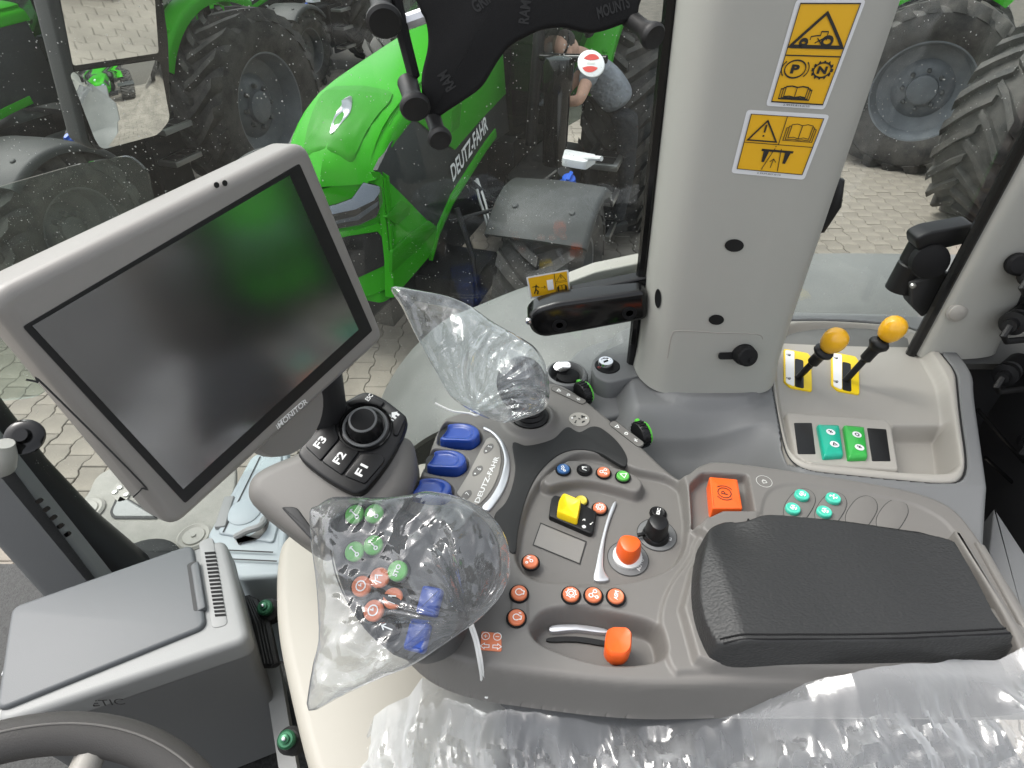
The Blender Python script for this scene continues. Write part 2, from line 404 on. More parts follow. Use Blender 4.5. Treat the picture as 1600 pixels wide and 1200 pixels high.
def leather():
    m = M['leather']; N, L = m.node_tree.nodes, m.node_tree.links; b = N['Principled BSDF']
    tc = N.new('ShaderNodeTexCoord'); mp = N.new('ShaderNodeMapping'); mp.inputs['Scale'].default_value = (.62, 1.0, 1.0); L.new(tc.outputs['Object'], mp.inputs['Vector'])
    v = N.new('ShaderNodeTexVoronoi'); v.feature = 'SMOOTH_F1'; v.inputs['Scale'].default_value = 420; v.inputs['Smoothness'].default_value = .6; L.new(mp.outputs[0], v.inputs['Vector'])
    n2 = N.new('ShaderNodeTexNoise'); n2.inputs['Scale'].default_value = 160; n2.inputs['Detail'].default_value = 4; L.new(mp.outputs[0], n2.inputs['Vector'])
    ad = N.new('ShaderNodeMath'); ad.operation = 'ADD'; L.new(v.outputs['Distance'], ad.inputs[0]); L.new(n2.outputs['Fac'], ad.inputs[1])
    bp = N.new('ShaderNodeBump'); bp.inputs['Strength'].default_value = .45; bp.inputs['Distance'].default_value = .0010; bp.invert = True
    L.new(ad.outputs[0], bp.inputs['Height']); L.new(bp.outputs['Normal'], b.inputs['Normal'])
leather()
A = lambda r, a0, a1, n=12, cx=0, cy_=0: [(cx + r * math.cos(R_(a0 + (a1 - a0) * k / n)), cy_ + r * math.sin(R_(a0 + (a1 - a0) * k / n))) for k in range(n + 1)]
# ------------------------------------------------------------------ the yard: ground sheet and pavers
M['ground'] = mat('joint sand', (.085, .075, .06), .95, var=.3, vscale=3)
M['paver'] = mat('worn concrete paver', (.25, .223, .187), .9, var=.28, vscale=1.3, bump2=(60, .5, .004), grain=.6, gscale=180)
grd = part('ground', MB().add([(-90, -90, 0), (90, -90, 0), (90, 120, 0), (-90, 120, 0)], [(0, 1, 2, 3)]), M['ground'], None, smooth=False); tag(grd, kind='structure')
PW, PL_ = .165, .20
def paver_outline(sg):            # every joint follows the same wave, so neighbouring columns interlock
    w, l, g, e = PW / 2, PL_ / 2, .0022, .011 * sg
    wv = lambda y: e * (1 if math.cos(math.pi * y / l) > .35 else -1 if math.cos(math.pi * y / l) < -.35 else math.cos(math.pi * y / l) / .35)
    ys = [-l + g, -.68 * l, -.34 * l, .34 * l, .68 * l, l - g]
    return [(w - g + wv(y), y) for y in ys] + [(-w + g + wv(y), y) for y in ys[::-1]]
pav = []
for sg in (1, -1):
    po_ = paver_outline(sg); pmb = MB(); pin = inset(po_, .004)
    pmb.rings([[(x, y, .004) for x, y in po_], [(x, y, .036) for x, y in po_], [(x, y, .040) for x, y in pin]], True, False, True)
    me = pmb.mesh('paver', smooth=False); me.materials.append(M['paver']); pav.append((me, np.array(pmb.v), pmb.f))
cells = []
for i in range(-62, 64):
    for j in range(1, 70):
        x, y = i * PW, j * PL_ + (PL_ / 2 if i % 2 else 0)
        if y > 13.5: continue
        v = np.array([x, y, 0.04]) - CAM; wd = v @ np.array([0, _c, -_s]); px, py = 800 + FPX * v[0] / wd, 600 - FPX * (v @ np.array([0, _s, _c])) / wd
        big = 0
        if (1185 < px < 1480 and 225 < py < 440) or (-10 < px < 150 and 560 < py < 790) or (985 < px < 1040 and 150 < py < 430): big = 1 / wd
        cells.append((big, x, y, i % 2))
cells.sort(key=lambda t: -t[0])
rest = MB()
for n_, (big, x, y, odd) in enumerate(cells):
    paver_me, V0, bf = pav[odd]
    tz = RNG.normal(0, .0018); tx, ty = RNG.normal(0, .006, 2)
    if n_ < 300 and big > 0:
        o = bpy.data.objects.new('paver', paver_me); COL.objects.link(o); o.parent = grd
        o.location = Vector((x, y, tz)) - grd.location; o.rotation_euler = (tx, ty, RNG.normal(0, .008))
    else:
        Vn = V0 + [x, y, tz]; Vn[:, 2] += V0[:, 0] * ty + V0[:, 1] * tx
        rest.add(Vn, bf)
pr = part('paving', rest, M['paver'], grd, smooth=False); pr['kind'] = 'stuff'

# ------------------------------------------------------------------ tractors
M['green'] = mat('bright green paint', (.030, .30, .008), .34, spec=.12)
M['green2'] = mat('green inset panel', (.024, .22, .007), .34, spec=.12)
M['tyre'] = mat('dusty tyre rubber', (.016, .016, .0155), .75, var=.5, vscale=5, var_col=(.085, .078, .070), bump2=(60, .3, .004))
M['rim'] = mat('grey rim paint', (.14, .155, .17), .42, var=.2, vscale=4)
M['rim_dark'] = mat('dark grey rim paint', (.105, .11, .112), .5, var=.3, vscale=4)
M['guard'] = mat('grey mudguard plastic', (.034, .037, .036), .6, grain=.3, gscale=500, var=.08, vscale=4)
M['grille'] = mat('dark perforated side panel', (.022, .026, .026), .45, bump2=(420, .6, .004), var=.15, vscale=9)
M['chassis'] = mat('black chassis', (.008, .008, .0085), .5, spec=.4, var=.6, vscale=9)
M['lamp'] = glass_mat('headlamp glass', (.9, .92, .95), 2.2)
M['lamp_in'] = mat('headlamp reflector', (.50, .55, .62), .2, spec=.8)
tglass = glass_mat('tractor cab glass', (.30, .36, .34), 1.5)
M['bluecap'] = mat('blue tank cap', (.01, .10, .55), .35)
def tyre_mb(R, W, rim, nl, c, lug=.068):
    """axle along y, centre c"""
    f = Frame(c, (1, 0, 0), (0, -1, 0)); mb = MB()
    s_ = R - lug
    mb.lathe([(rim, -W * .40), (rim + .02, -W * .43), ((rim + s_) / 2, -W * .52), (s_ - .06, -W * .50), (s_ - .02, -W * .43), (s_, -W * .30), (s_, 0), (s_, W * .30), (s_ - .02, W * .43), (s_ - .06, W * .50), ((rim + s_) / 2, W * .52), (rim + .02, W * .43), (rim, W * .40)], f, 64, False, False)
    for sd in (1, -1):
        for k in range(nl):
            a0 = 2 * math.pi * (k + (.5 if sd < 0 else 0)) / nl; secs = []
            for t in (0, .35, .7, 1.0, 1.12):
                yy = sd * (-.02 + t * W * .5); a = a0 + sd * 0 + (t ** 1.25) * .34; lw = .040 + .018 * t
                top = R - .004 * t - (.10 if t > 1.05 else 0); bot = s_ - .05
                secs.append([f.w(top * math.cos(a - lw * .8 / R), top * math.sin(a - lw * .8 / R), yy), f.w(top * math.cos(a + lw * .8 / R), top * math.sin(a + lw * .8 / R), yy), f.w(bot * math.cos(a + lw * 1.35 / R), bot * math.sin(a + lw * 1.35 / R), yy), f.w(bot * math.cos(a - lw * 1.35 / R), bot * math.sin(a - lw * 1.35 / R), yy)])
            if sd < 0: secs = [q_[::-1] for q_ in secs]
            mb.rings(secs)
    return mb
def rim_mb(R, W, c, side, dish=.10):
    f = Frame(c, (1, 0, 0), (0, side, 0)); mb = MB()
    mb.lathe([(R * 1.02, W * .40), (R * 1.05, W * .43), (R * 1.0, W * .42), (R * .95, W * .30), (R * .90, W * .12), (R * .62, W * .02), (R * .50, W * .10), (R * .32, W * .12), (R * .30, W * .2), (R * .22, W * .22), (.01, W * .22)], f, 48, False, True)
    return mb, f
def wheel(root, name, c, R, W, rim, nl, side, rm):
    w = part(name, tyre_mb(R, W, rim, nl, c), M['tyre'], root, ang=40)
    mb, f = rim_mb(rim, W, c, side); r_ = part('rim', mb, rm, w, ang=45)
    for k in range(8):
        a = 2 * math.pi * k / 8; part('wheel_nut', MB().lathe([(.026, W * .08), (.026, W * .10 + .04), (.016, W * .10 + .055), (.001, W * .10 + .055)], f.at(rim * .40 * math.cos(a), rim * .40 * math.sin(a)), 8), M['rim_dark'], w)
    return w
def fender(root, name, axle, R, a0, a1, y0, y1, m_, thick=.018, lip=.06):
    mb = MB(); secs = []
    for a in np.linspace(R_(a0), R_(a1), 22):
        d = np.array([math.cos(a), 0, math.sin(a)]); P = []
        for (yy, rr) in ((y0, -lip), (y0, -.01), (y0 + .012 * np.sign(y1 - y0), 0), (y0 + (y1 - y0) * .5, .015), (y1 - .035 * np.sign(y1 - y0), .004), (y1 - .01 * np.sign(y1 - y0), -.008), (y1, -.03), (y1, -lip)): P.append(np.array([axle[0], yy, axle[1]]) + d * (R + rr))
        for (yy, rr) in ((y1 - .015 * np.sign(y1 - y0), -lip), (y1 - .02 * np.sign(y1 - y0), -.025 - thick * .5), (y0 + .02 * np.sign(y1 - y0), -thick), (y0 + .015 * np.sign(y1 - y0), -lip)): P.append(np.array([axle[0], yy, axle[1]]) + d * (R + rr))
        secs.append(P)
    mb.rings(secs); o = part(name, mb, m_, root, ang=50)
    for (t, yf) in ((.22, .22), (.22, .78)):
        a = R_(a0 + (a1 - a0) * t); d = np.array([math.cos(a), 0, math.sin(a)]); p = np.array([axle[0], y0 + (y1 - y0) * yf, axle[1]]) + d * (R + .008)
        part('bolt', MB().lathe([(.022, -.01), (.022, .006), (.016, .012), (.001, .013)], Frame(p, (0, 1, 0), d), 14), m_, o)
    return o

YAW = R_(18); TB = np.array([math.sin(YAW), math.cos(YAW), 0]); TS = np.array([math.cos(YAW), -math.sin(YAW), 0])
TO = np.array([-.473, 3.70, 0]) - .41 * TS
TAP = lambda u: 1 - .14 * float(np.clip(u / .5, 0, 1.2)) ** 1.3
SIDE = lambda u, z: (.41 - .08 * float(np.clip((z - 1.25) / .6, 0, 1.05))) * TAP(u)
def tloc(p): r = np.asarray(p) - TO; return np.array([-(r @ TB), r @ TS, r[2]])
def tv(px, py, v): return tloc(atpl(px, py, TO + v * TS, TS))                    # pixel -> tractor axes on the plane y = v
NF = unit([.897, .42, .13])
def tfront(px, py, off=0.0):                                                     # pixel -> the sloping left half of the nose
    n = -TB * NF[0] + TS * NF[1] + np.array([0, 0, NF[2]]); p0 = TO - TB * .60 + np.array([0, 0, 1.5]) + n * off
    return tloc(atpl(px, py, p0, n))
FU = lambda v, z: .60 - (.42 * v + .13 * (z - 1.5)) / .897
def nose_plate(pts, sd, off, thick):
    A_ = [np.array(p) + NF * off for p in pts]; B_ = [p - NF * thick for p in A_]; n = len(A_)
    P2 = [(p[1], p[2]) for p in A_]
    if area2(P2) < 0: A_, B_ = A_[::-1], B_[::-1]
    m = MB().rings([B_, A_]); m.v = [(x, sd * y, z) for x, y, z in m.v]
    if sd < 0: m.f = [f[::-1] for f in m.f]
    return m
def side_plate(P, side, h0, h1, bev=.003):
    t = MB().prism(P, IDF, h0, h1, bev, 2); t.v = [(u, side * (SIDE(u, z) + h), z) for u, z, h in t.v]
    if side < 0: t.f = [f[::-1] for f in t.f]
    t.f = [f[::-1] for f in t.f]; return t
def make_tractor(full=True):
    r = bpy.data.objects.new('parked_tractor', None); COL.objects.link(r)
    # hood shell
    US = [-1.55, -1.2, -.85, -.4, -.15, .05, .2, .32, .42, .50, .555, .585]
    ZT = [2.14, 2.12, 2.09, 2.05, 2.02, 1.985, 1.945, 1.895, 1.835, 1.77, 1.70, 1.63]
    ZS = [2.02, 2.0, 1.97, 1.92, 1.905, 1.885, 1.85, 1.82, 1.785, 1.75, 1.715, 1.68]
    secs = []
    for u, zt, zs in zip(US, ZT, ZS):
        hw = SIDE(u, zs) + .004; k = zt - zs; sw_ = float(np.clip(u / .55, 0, 1)) ** 1.5
        secs.append([(u - .44 * abs(y) * sw_, y, z) for y, z in cr([(-hw, zs - .02), (-hw * .995, zs), (-hw * .93, zs + k * .42), (-hw * .80, zs + k * .60), (-hw * .74, zs + k * .84), (0, zt), (hw * .74, zs + k * .84), (hw * .80, zs + k * .60), (hw * .93, zs + k * .42), (hw * .995, zs), (hw, zs - .02)], 3, False)])
    hmb = MB().rings(secs, False, False, False); ho = part('hood', hmb, M['green'], r, ang=30)
    hb = BVHTree.FromPolygons([Vector(v) for v in hmb.v], hmb.f)
    def hz(u, v):
        h = hb.ray_cast(Vector((u, v, 3)), Vector((0, 0, -1))); return h[0].z if h[0] is not None else 1.7
    # inset lid and the silver emblem
    lid_p = rnd([(.47, -.16), (.47, .16), (.10, .225), (.0, .20), (-.02, 0), (.0, -.20), (.10, -.225)], .04, 4)
    lid_p = [tuple(np.array(lid_p[i - 1]) * (1 - t) + np.array(lid_p[i]) * t) for i in range(len(lid_p)) for t in (.33, .67, 1.0)]
    lm = MB(); cx = np.mean(lid_p, 0)
    lm.rings([[(cx[0] + (x - cx[0]) * k, cx[1] + (y - cx[1]) * k, hz(cx[0] + (x - cx[0]) * k, cx[1] + (y - cx[1]) * k) + h) for x, y in lid_p] for k, h in [(1, .001), (.985, .010)] + [(q_, .010) for q_ in np.linspace(.94, .01, 22)]], True, False, True)
    part('lid_panel', lm, M['green2'], ho)
    for sd in (1, -1): part('hood_crease', MB().tube([(u_, sd * (.268 - .02 * (u_ > .3)), hz(u_, sd * .268) - .001) for u_ in np.linspace(-1.5, .36, 14)], .006, 5), M['green'], ho)
    em = cr([(.40, .0), (.33, .035), (.25, .05), (.16, .02), (.12, -.01), (.2, -.02), (.3, -.025)], 4)
    cx = np.mean(em, 0); mb = MB(); mb.rings([[(cx[0] + (x - cx[0]) * k, cx[1] + (y - cx[1]) * k, hz(x, y) + .012 + h) for x, y in em] for k, h in ((1, 0), (.9, .008), (.5, .012), (.02, .012))]); part('emblem', mb, M['satin'], ho)
    for sd in (1, -1):
        part('side_panel', side_plate([(.47, 1.715), (.30, 1.81), (.05, 1.87), (-1.52, 2.0), (-1.52, 1.36), (-.95, 1.40), (-.25, 1.28), (.02, 1.17), (.30, 1.50)], sd, -.03, -.004), M['grille'], r)
        part('hood_flank', side_plate([(.06, 1.885), (-.43, 1.55), (-.95, 1.60), (-1.53, 1.64), (-1.53, 2.04), (-.85, 1.985), (-.4, 1.935)], sd, -.02, .004), M['green'], r)
        part('flank_inset', side_plate(rnd([(-.40, 1.66), (-.55, 1.66), (-.72, 1.86), (-.52, 1.86)], .02), sd, .0, .008), M['green2'], r)
        st_ = [(-1.2, 1.47), (-.95, 1.44), (-.25, 1.315), (.0, 1.21), (.12, 1.08)]
        part('green_strip', side_plate(st_ + [(x, z - .06) for x, z in st_[::-1]], sd, -.02, .008), M['green'], r)
        # front cheek with vent insets
        co_ = part('front_cheek', side_plate(rnd([(.47, 1.71), (.30, 1.51), (.03, 1.19), (.10, 1.07), (.57, .985), (.53, 1.20), (.485, 1.45), (.455, 1.66)], .01, 3), sd, -.05, .006, .006), M['green'], r)
        for pl in ([(629, 313), (640, 321), (637, 335), (622, 352), (609, 340)], [(660, 343), (671, 354), (655, 378), (614, 428), (614, 392), (640, 362)]):
            part('vent_inset', side_plate(rnd([tuple(tv(a, b, .36)[[0, 2]]) for a, b in pl], .012), sd, -.01, .010, .004), M['green2'], co_)
        VZ = lambda L: [np.array([FU(v, z), v, z]) for v, z in L]
        nf = part('nose', nose_plate(VZ([(0, 1.615), (.15, 1.65), (.30, 1.70), (.335, 1.66), (.348, 1.30), (.29, 1.02), (.20, .985), (0, .975)]), sd, 0, .06), M['green'], r, smooth=False)
        part('grille_hole', nose_plate([tfront(*p) for p in [(520, 374), (545, 369), (590, 362), (607, 381), (600, 415), (561, 433), (520, 445)]], sd, .004, .02), M['chassis'], nf, smooth=False)
        part('nose_ridge', nose_plate([tfront(*p) for p in [(520, 362), (560, 357), (592, 347), (616, 378), (609, 383), (590, 360), (545, 367), (520, 372)]], sd, .016, .02), M['green'], nf, smooth=False)
        hl = [(505, 323), (526, 318), (550, 309), (568, 284), (600, 291), (599, 313), (588, 338), (562, 350), (524, 357), (508, 358)]
        ho_ = part('headlight', nose_plate([tfront(*p) for p in hl], sd, .010, .03), M['gloss_black'], r, smooth=False)
        part('reflector', nose_plate([tfront(*p) for p in [(505, 324), (526, 319), (550, 310), (568, 285), (599, 292), (585, 312), (556, 326), (508, 336)]], sd, .014, .004), M['lamp_in'], ho_, smooth=False)
        part('lamp_bar', nose_plate([tfront(*p) for p in [(512, 347), (556, 337), (592, 313), (590, 321), (560, 343), (512, 351)]], sd, .014, .004), M['rim'], ho_, smooth=False)
        part('lens', nose_plate([tfront(*p) for p in hl], sd, .022, .003), M['lamp'], ho_, smooth=False)
    part('grille', MB().box((.46, 0, 1.2), (.04, .50, .40)), M['chassis'], r)
    for k in range(7): part('grille_bar', MB().box((.50, 0, 1.04 + .05 * k), (.02, .40, .008)), M['grille'], r)
    part('lower_nose', MB().prism(rnd([(.56, -.26), (.56, .26), (.40, .30), (.40, -.30)], .04), flat(0), .93, 1.0, .015), M['green'], r)
    for sd in (1, -1):
        part('lettering', text_mb('DEUTZ-FAHR', (lambda x, y, h, sd=sd: (-.32 - x * sd if sd > 0 else -1.02 - x * sd, sd * (SIDE(-.5, 1.40 + y) + .003), 1.375 + y + (.20 * x if sd > 0 else .20 * (.7 - x)))), width=.70, height=.105, bold=.02, align='l'), M['white'], r, smooth=False)
    part('engine', MB().box((-.6, 0, .95), (2.0, .44, .6), bev=.03).box((-.2, 0, .75), (.5, 1.3, .22), bev=.03).box((-2.3, 0, .95), (1.7, .9, .7), bev=.05), M['chassis'], r)
    part('fuel_tank', MB().prism(rnd([(-2.05, .50), (-1.05, .50), (-.95, .60), (-1.05, .88), (-2.0, .92)], .08), flat(0), .45, 1.18, .05, 4), M['chassis'], r)
    # wheels and mudguards
    for sd in (1, -1):
        wheel(r, 'front_wheel', (-.50, sd * 1.05, .64), .64, .54, .34, 18, sd, M['rim_dark'])
        fender(r, 'front_mudguard', (-.50, .66), .68, 49, 138, sd * .70, sd * 1.37, M['guard'])
        wheel(r, 'rear_wheel', (-3.12, sd * 1.13, .97), .97, .62, .54, 22, sd, M['rim'])
        fender(r, 'rear_mudguard', (-3.12, .97), 1.10, 30, 120, sd * .72, sd * 1.02, M['green'], lip=.1)
        stp = part('step_frame', MB().box((-1.85, sd * 1.03, .78), (.42, .04, .8), bev=.01), M['chassis'], r)
        for z in (.48, .80, 1.10):
            part('step', MB().box((-1.85, sd * 1.16, z), (.36, .22, .05), bev=.008), M['steel'], stp)
            part('step_opening', MB().box((-1.77, sd * 1.16, z + .018), (.14, .14, .02)).box((-1.94, sd * 1.16, z + .018), (.14, .14, .02)), M['chassis'], stp)
    # cab
    for sd in (1, -1):
        for (a, b, rr) in (((-1.58, .55, 1.25), (-1.75, .62, 2.98), .045), ((-2.55, .80, 1.3), (-2.55, .74, 3.0), .045), ((-3.25, .72, 1.7), (-3.35, .66, 3.0), .05)):
            part('cab_post', MB().tube([(a[0], sd * a[1], a[2]), (b[0], sd * b[1], b[2])], rr, 10), M['chassis'], r)
        part('door_glass', MB().add([(-1.60, sd * .60, 1.25), (-2.53, sd * .80, 1.25), (-2.53, sd * .75, 2.95), (-1.75, sd * .64, 2.95)], [(0, 1, 2, 3)]), tglass, r, smooth=False)
        part('rear_glass', MB().add([(-2.57, sd * .80, 1.6), (-3.25, sd * .72, 1.8), (-3.33, sd * .68, 2.95), (-2.57, sd * .75, 2.95)], [(0, 1, 2, 3)]), tglass, r, smooth=False)
        ex = Frame((-1.42, sd * .80, 1.2), (1, 0, 0), (0, 0, 1))
        if sd > 0:
            part('air_stack', MB().lathe([(.09, -.3), (.095, .0), (.10, .5), (.115, .52), (.115, .70), (.10, .74), (.02, .75)], ex, 24), M['gloss_black'], r)
            arm_ = part('mirror_arm', MB().tube([(-1.6, .62, 1.9), (-1.45, .95, 1.94), (-1.42, 1.15, 1.95)], .028, 10), M['gloss_black'], r)
            sg = part('round_sticker', MB().lathe([(.085, 0), (.085, .012), (.08, .015), (.001, .015)], Frame((-1.33, 1.06, 1.93), (0, .5, .86), unit([.80, -.05, .6])), 28, sq=1.25), M['sticker_white'], r)
            fr_ = Frame((-1.33, 1.06, 1.93), (0, 1, .05), unit([.80, -.05, .6]))
            dome = A(.064, 28, 152, 12) + [(x, .020 + .012 * (x / .056) ** 2) for x in np.linspace(-.054, .054, 7)]
            part('red_dome', MB().fill([dome], fr_.w, .017), M['red'], sg, smooth=False); part('red_dome', MB().fill([[(x, -y) for x, y in dome]], fr_.w, .017), M['red'], sg, smooth=False)
            part('grey_band', MB().fill([rrect(.06, .014, .006)], fr_.w, .017), M['grey_print'], sg, smooth=False)
    part('windscreen', MB().add([(-1.60, -.52, 1.28), (-1.60, .52, 1.28), (-1.76, .60, 2.95), (-1.76, -.60, 2.95)], [(0, 1, 2, 3)]), tglass, r, smooth=False)
    part('cab_roof', MB().prism(rnd([(-1.55, -.72), (-1.55, .72), (-3.5, .78), (-3.5, -.78)], .15), flat(0), 2.98, 3.12, .05, 3), M['green'], r)
    part('cab_interior', MB().box((-2.6, 0, 1.5), (.9, 1.0, .5), bev=.05).box((-2.95, 0, 2.0), (.25, .6, .8), bev=.08), M['chassis'], r)
    cap_ = part('filler_neck', MB().tube([(-1.02, .95, 1.1), (-1.0, .98, 1.22), (-.98, 1.0, 1.28)], .06, 16), M['rubber'], r)
    part('blue_cap', MB().lathe([(.062, 0), (.062, .03), (.05, .035), (.05, .075), (.042, .085), (.001, .085)], Frame((-.93, 1.03, 1.20), (1, 0, 0), unit([.35, .2, .9])), 20).box((0, 0, .09), (.09, .025, .03), Frame((-.93, 1.03, 1.20), (1, 0, 0), unit([.35, .2, .9])), .004), M['bluecap'], r)
    part('hose', MB().tube(cr([(-.55, .42, 1.3), (-.7, .55, 1.12), (-.82, .7, 1.1), (-.98, .85, 1.2), (-1.05, .92, 1.25)], 5, False), .022, 8), M['rubber'], r)
    part('steel_pipe', MB().tube(cr([(-.62, .43, 1.28), (-.52, .50, 1.18), (-.45, .56, 1.12), (-.42, .60, 1.02)], 5, False), .012, 8).tube(cr([(-.66, .43, 1.28), (-.56, .52, 1.17), (-.47, .58, 1.10), (-.44, .62, 1.0)], 5, False), .012, 8), M['steel'], r)
    part('wrapped_bracket', MB().prism(rnd([(-1.25, .92), (-1.05, .95), (-1.02, 1.14), (-1.2, 1.18)], .03), flat(0), 1.30, 1.36, .01).tube([(-1.1, 1.1, 1.36), (-1.0, 1.25, 1.40)], .018, 8), M['sticker_white'], r)
    part('axle_stay', MB().tube([(-.1, .5, 1.30), (-.05, .62, 1.0), (.0, .66, .72)], .02, 8).tube([(-.1, .45, 1.2), (-.3, .8, 1.28)], .014, 8), M['chassis'], r)
    return r
tr2 = make_tractor(); tr2.location = TO; tr2.rotation_euler = (0, 0, math.atan2(-TB[1], -TB[0]))
tag(tr2, 'bright green tractor facing the window, with grey front mudguards', 'tractor', 'parked green tractors')
def tractor_at(loc, rz, label, skip=()):
    c = copy_tree(tr2, None, skip); c.location = loc; c.rotation_euler = (0, 0, rz); c['label'] = label; c['group'] = 'parked green tractors'; return c
rz2 = tr2.rotation_euler.z
tractor_at(TO + TS * -4.2 + TB * -.38, rz2, 'green tractor parked furthest left, behind the outside mirror', ('lettering', 'hood_flank', 'flank_inset'))
tractor_at((2.91, 10.7, 0), R_(150), 'green tractor beyond the right window, its grey rear rim in view')
tractor_at((8.5, 7.15, 0), R_(30), 'green tractor whose chevron tyre stands beside the rear pillar')
tractor_at((6.2, .9, 0), R_(185), 'green tractor parked behind, mirrored in the monitor screen')
tractor_at(TO + TS * -2.2 + TB * 7.2, rz2, 'green tractor in the second row, between and behind the front two')
tractor_at(TO + TS * -6.4 + TB * 6.6, rz2, 'green tractor in the second row at far upper left')
# ------------------------------------------------------------------ armrest console
def hfield(fr, outline, feats, res=.0016, wall=.06, ww=.007, grow=.012):
    P = np.array(outline); x0, y0 = P.min(0) - grow; x1, y1 = P.max(0) + grow
    nx, ny = int((x1 - x0) / res) + 1, int((y1 - y0) / res) + 1
    X, Y = np.meshgrid(np.linspace(x0, x1, nx), np.linspace(y0, y1, ny))
    d = sdf(outline, X, Y); Hh = np.zeros_like(X)
    for ft in feats:
        if callable(ft): Hh += ft(X, Y); continue
        poly, dh, w = ft[:3]; sd = sdf(poly, X, Y); Hh += dh * (1 - sstep(-w, w, sd))
    edge = .006; t = np.clip((d + edge) / edge, 0, 1); Hh -= edge * .6 * t * t      # soft shoulder
    Hh -= wall * sstep(0.0, ww, d)
    gy, gx = np.gradient(d, y0 - y0 + (y1 - y0) / (ny - 1), (x1 - x0) / (nx - 1)); ov = np.clip(d - ww, 0, None); X = X - ov * gx; Y = Y - ov * gy
    V = (fr.o + X[..., None] * fr.ex + Y[..., None] * fr.ey + Hh[..., None] * fr.n).reshape(-1, 3)
    keep = (d < ww * 1.02)
    idx = np.arange(ny * nx).reshape(ny, nx)
    q = np.stack([idx[:-1, :-1], idx[:-1, 1:], idx[1:, 1:], idx[1:, :-1]], -1)
    kk = keep[:-1, :-1] | keep[:-1, 1:] | keep[1:, 1:] | keep[1:, :-1]
    q = q[kk]; used = np.unique(q); rm = np.full(ny * nx, -1); rm[used] = np.arange(len(used))
    mb = MB(); mb.v = V[used].tolist(); mb.f = [tuple(r) for r in rm[q].tolist()]
    return mb

ZA = 2.28
FA = flat(ZA)
arm = thing('armrest_console', 'grey armrest console with coloured buttons, blue paddles and black padded rest', 'armrest', (.25, .42, ZA - .08))

PX = lambda pts, h=0.0, fr=None: (fr or FA).poly(pts, h)
arm_out = [(690, 655), (704, 649), (722, 643), (760, 640), (800, 628), (845, 600), (868, 596), (900, 612), (945, 648), (1000, 694), (1040, 733), (1069, 753), (1090, 735), (1117, 727), (1200, 738), (1300, 753),
           (1400, 770), (1455, 786), (1490, 806), (1520, 845), (1560, 905), (1610, 985), (1660, 1060), (1600, 1066), (1400, 1066), (1200, 1064), (1080, 1068), (1012, 1068), (937, 1063), (862, 1054), (769, 1042), (712, 1030), (660, 1006),
           (618, 960), (602, 905), (612, 850), (636, 790), (660, 735)]
rec = cr(PX([(807, 862), (811, 838), (820, 800), (835, 765), (855, 740), (877, 722), (905, 708), (945, 712), (990, 732), (1040, 744), (1066, 762), (1072, 790), (1073, 820), (1070, 850), (1058, 875), (1035, 892), (997, 904), (952, 910), (900, 909), (847, 906), (822, 895), (810, 878)]), 4)
ridge = cr(PX([(847, 750), (858, 736), (880, 720), (895, 716), (935, 721), (975, 731), (1000, 744), (1006, 756), (996, 768), (970, 762), (940, 754), (910, 750), (880, 753), (858, 758)], .005), 4)
slot = cr(PX([(834, 979), (855, 957), (900, 952), (975, 964), (1020, 977), (1034, 1000), (1031, 1025), (975, 1034), (919, 1027), (870, 1011), (842, 997)]), 4)
rearp = PX([(1064, 752), (1090, 731), (1117, 722), (1500, 780), (1700, 1080), (1110, 1050), (1084, 1040), (1062, 960), (1078, 900), (1105, 850), (1076, 826)])
neck = cr(PX([(1100, 1052), (1052, 1050), (1036, 1000), (1032, 960), (1048, 915), (1076, 876), (1088, 845), (1130, 800), (1300, 860), (1600, 1000), (1400, 1052)]), 4)
pock = rnd(PX([(1079, 757), (1098, 739), (1168, 742), (1178, 800), (1128, 800), (1083, 822)], .012), .006)
bay = lambda dx, dy: rnd(PX([(683 + dx, 694 + dy), (686 + dx, 668 + dy), (697 + dx, 659 + dy), (736 + dx, 663 + dy), (752 + dx, 676 + dy), (752 + dx, 690 + dy), (738 + dx, 702 + dy), (712 + dx, 701 + dy)]), .006)
bays = [(0, 0), (-21, 42), (-44, 86)]
pads2 = [rnd(PX([(801, 914), (822, 914), (826, 985), (797, 984)]), .012), rnd(PX([(879, 916), (972, 920), (978, 947), (880, 946)]), .01)]
joy_c = FA.px(828, 655)
def joy_ring(X, Y):
    r = np.hypot(X - joy_c[0], Y - joy_c[1]); return .010 * np.exp(-((r - .033) / .0065) ** 2) - .004 * (r < .026)
teal_rec = cr(PX([(1205, 765), (1260, 757), (1400, 780), (1455, 800), (1490, 830), (1520, 900), (1400, 890), (1200, 820), (1190, 800)], .012), 4)
feats = [(rec, -.013, .0035), (ridge, .016, .0035), (slot, -.028, .006), (rearp, .012, .004), (neck, .005, .003), (pock, -.016, .0025), (teal_rec, -.002, .003), joy_ring]
feats += [(bay(*b), -.010, .002) for b in bays] + [(p, .0022, .0016) for p in pads2]
part('shell', hfield(FA, chaikin(PX(arm_out), 2), feats, .0015, .062), M['shell'], arm, ang=0)
# underside frame rail visible below the shell
part('lower_rail', MB().prism(PX([(760, 1078), (900, 1096), (1012, 1103), (1640, 1106), (1640, 1060), (1012, 1055), (760, 1045)], -.07), FA, -.10, -.067), M['shell_light'], arm)
part('support_column', MB().prism(PX([(780, 1000), (900, 1020), (1400, 1020), (1400, 860), (800, 800)]), FA, -.55, -.05, .01), M['dark_trim'], arm)

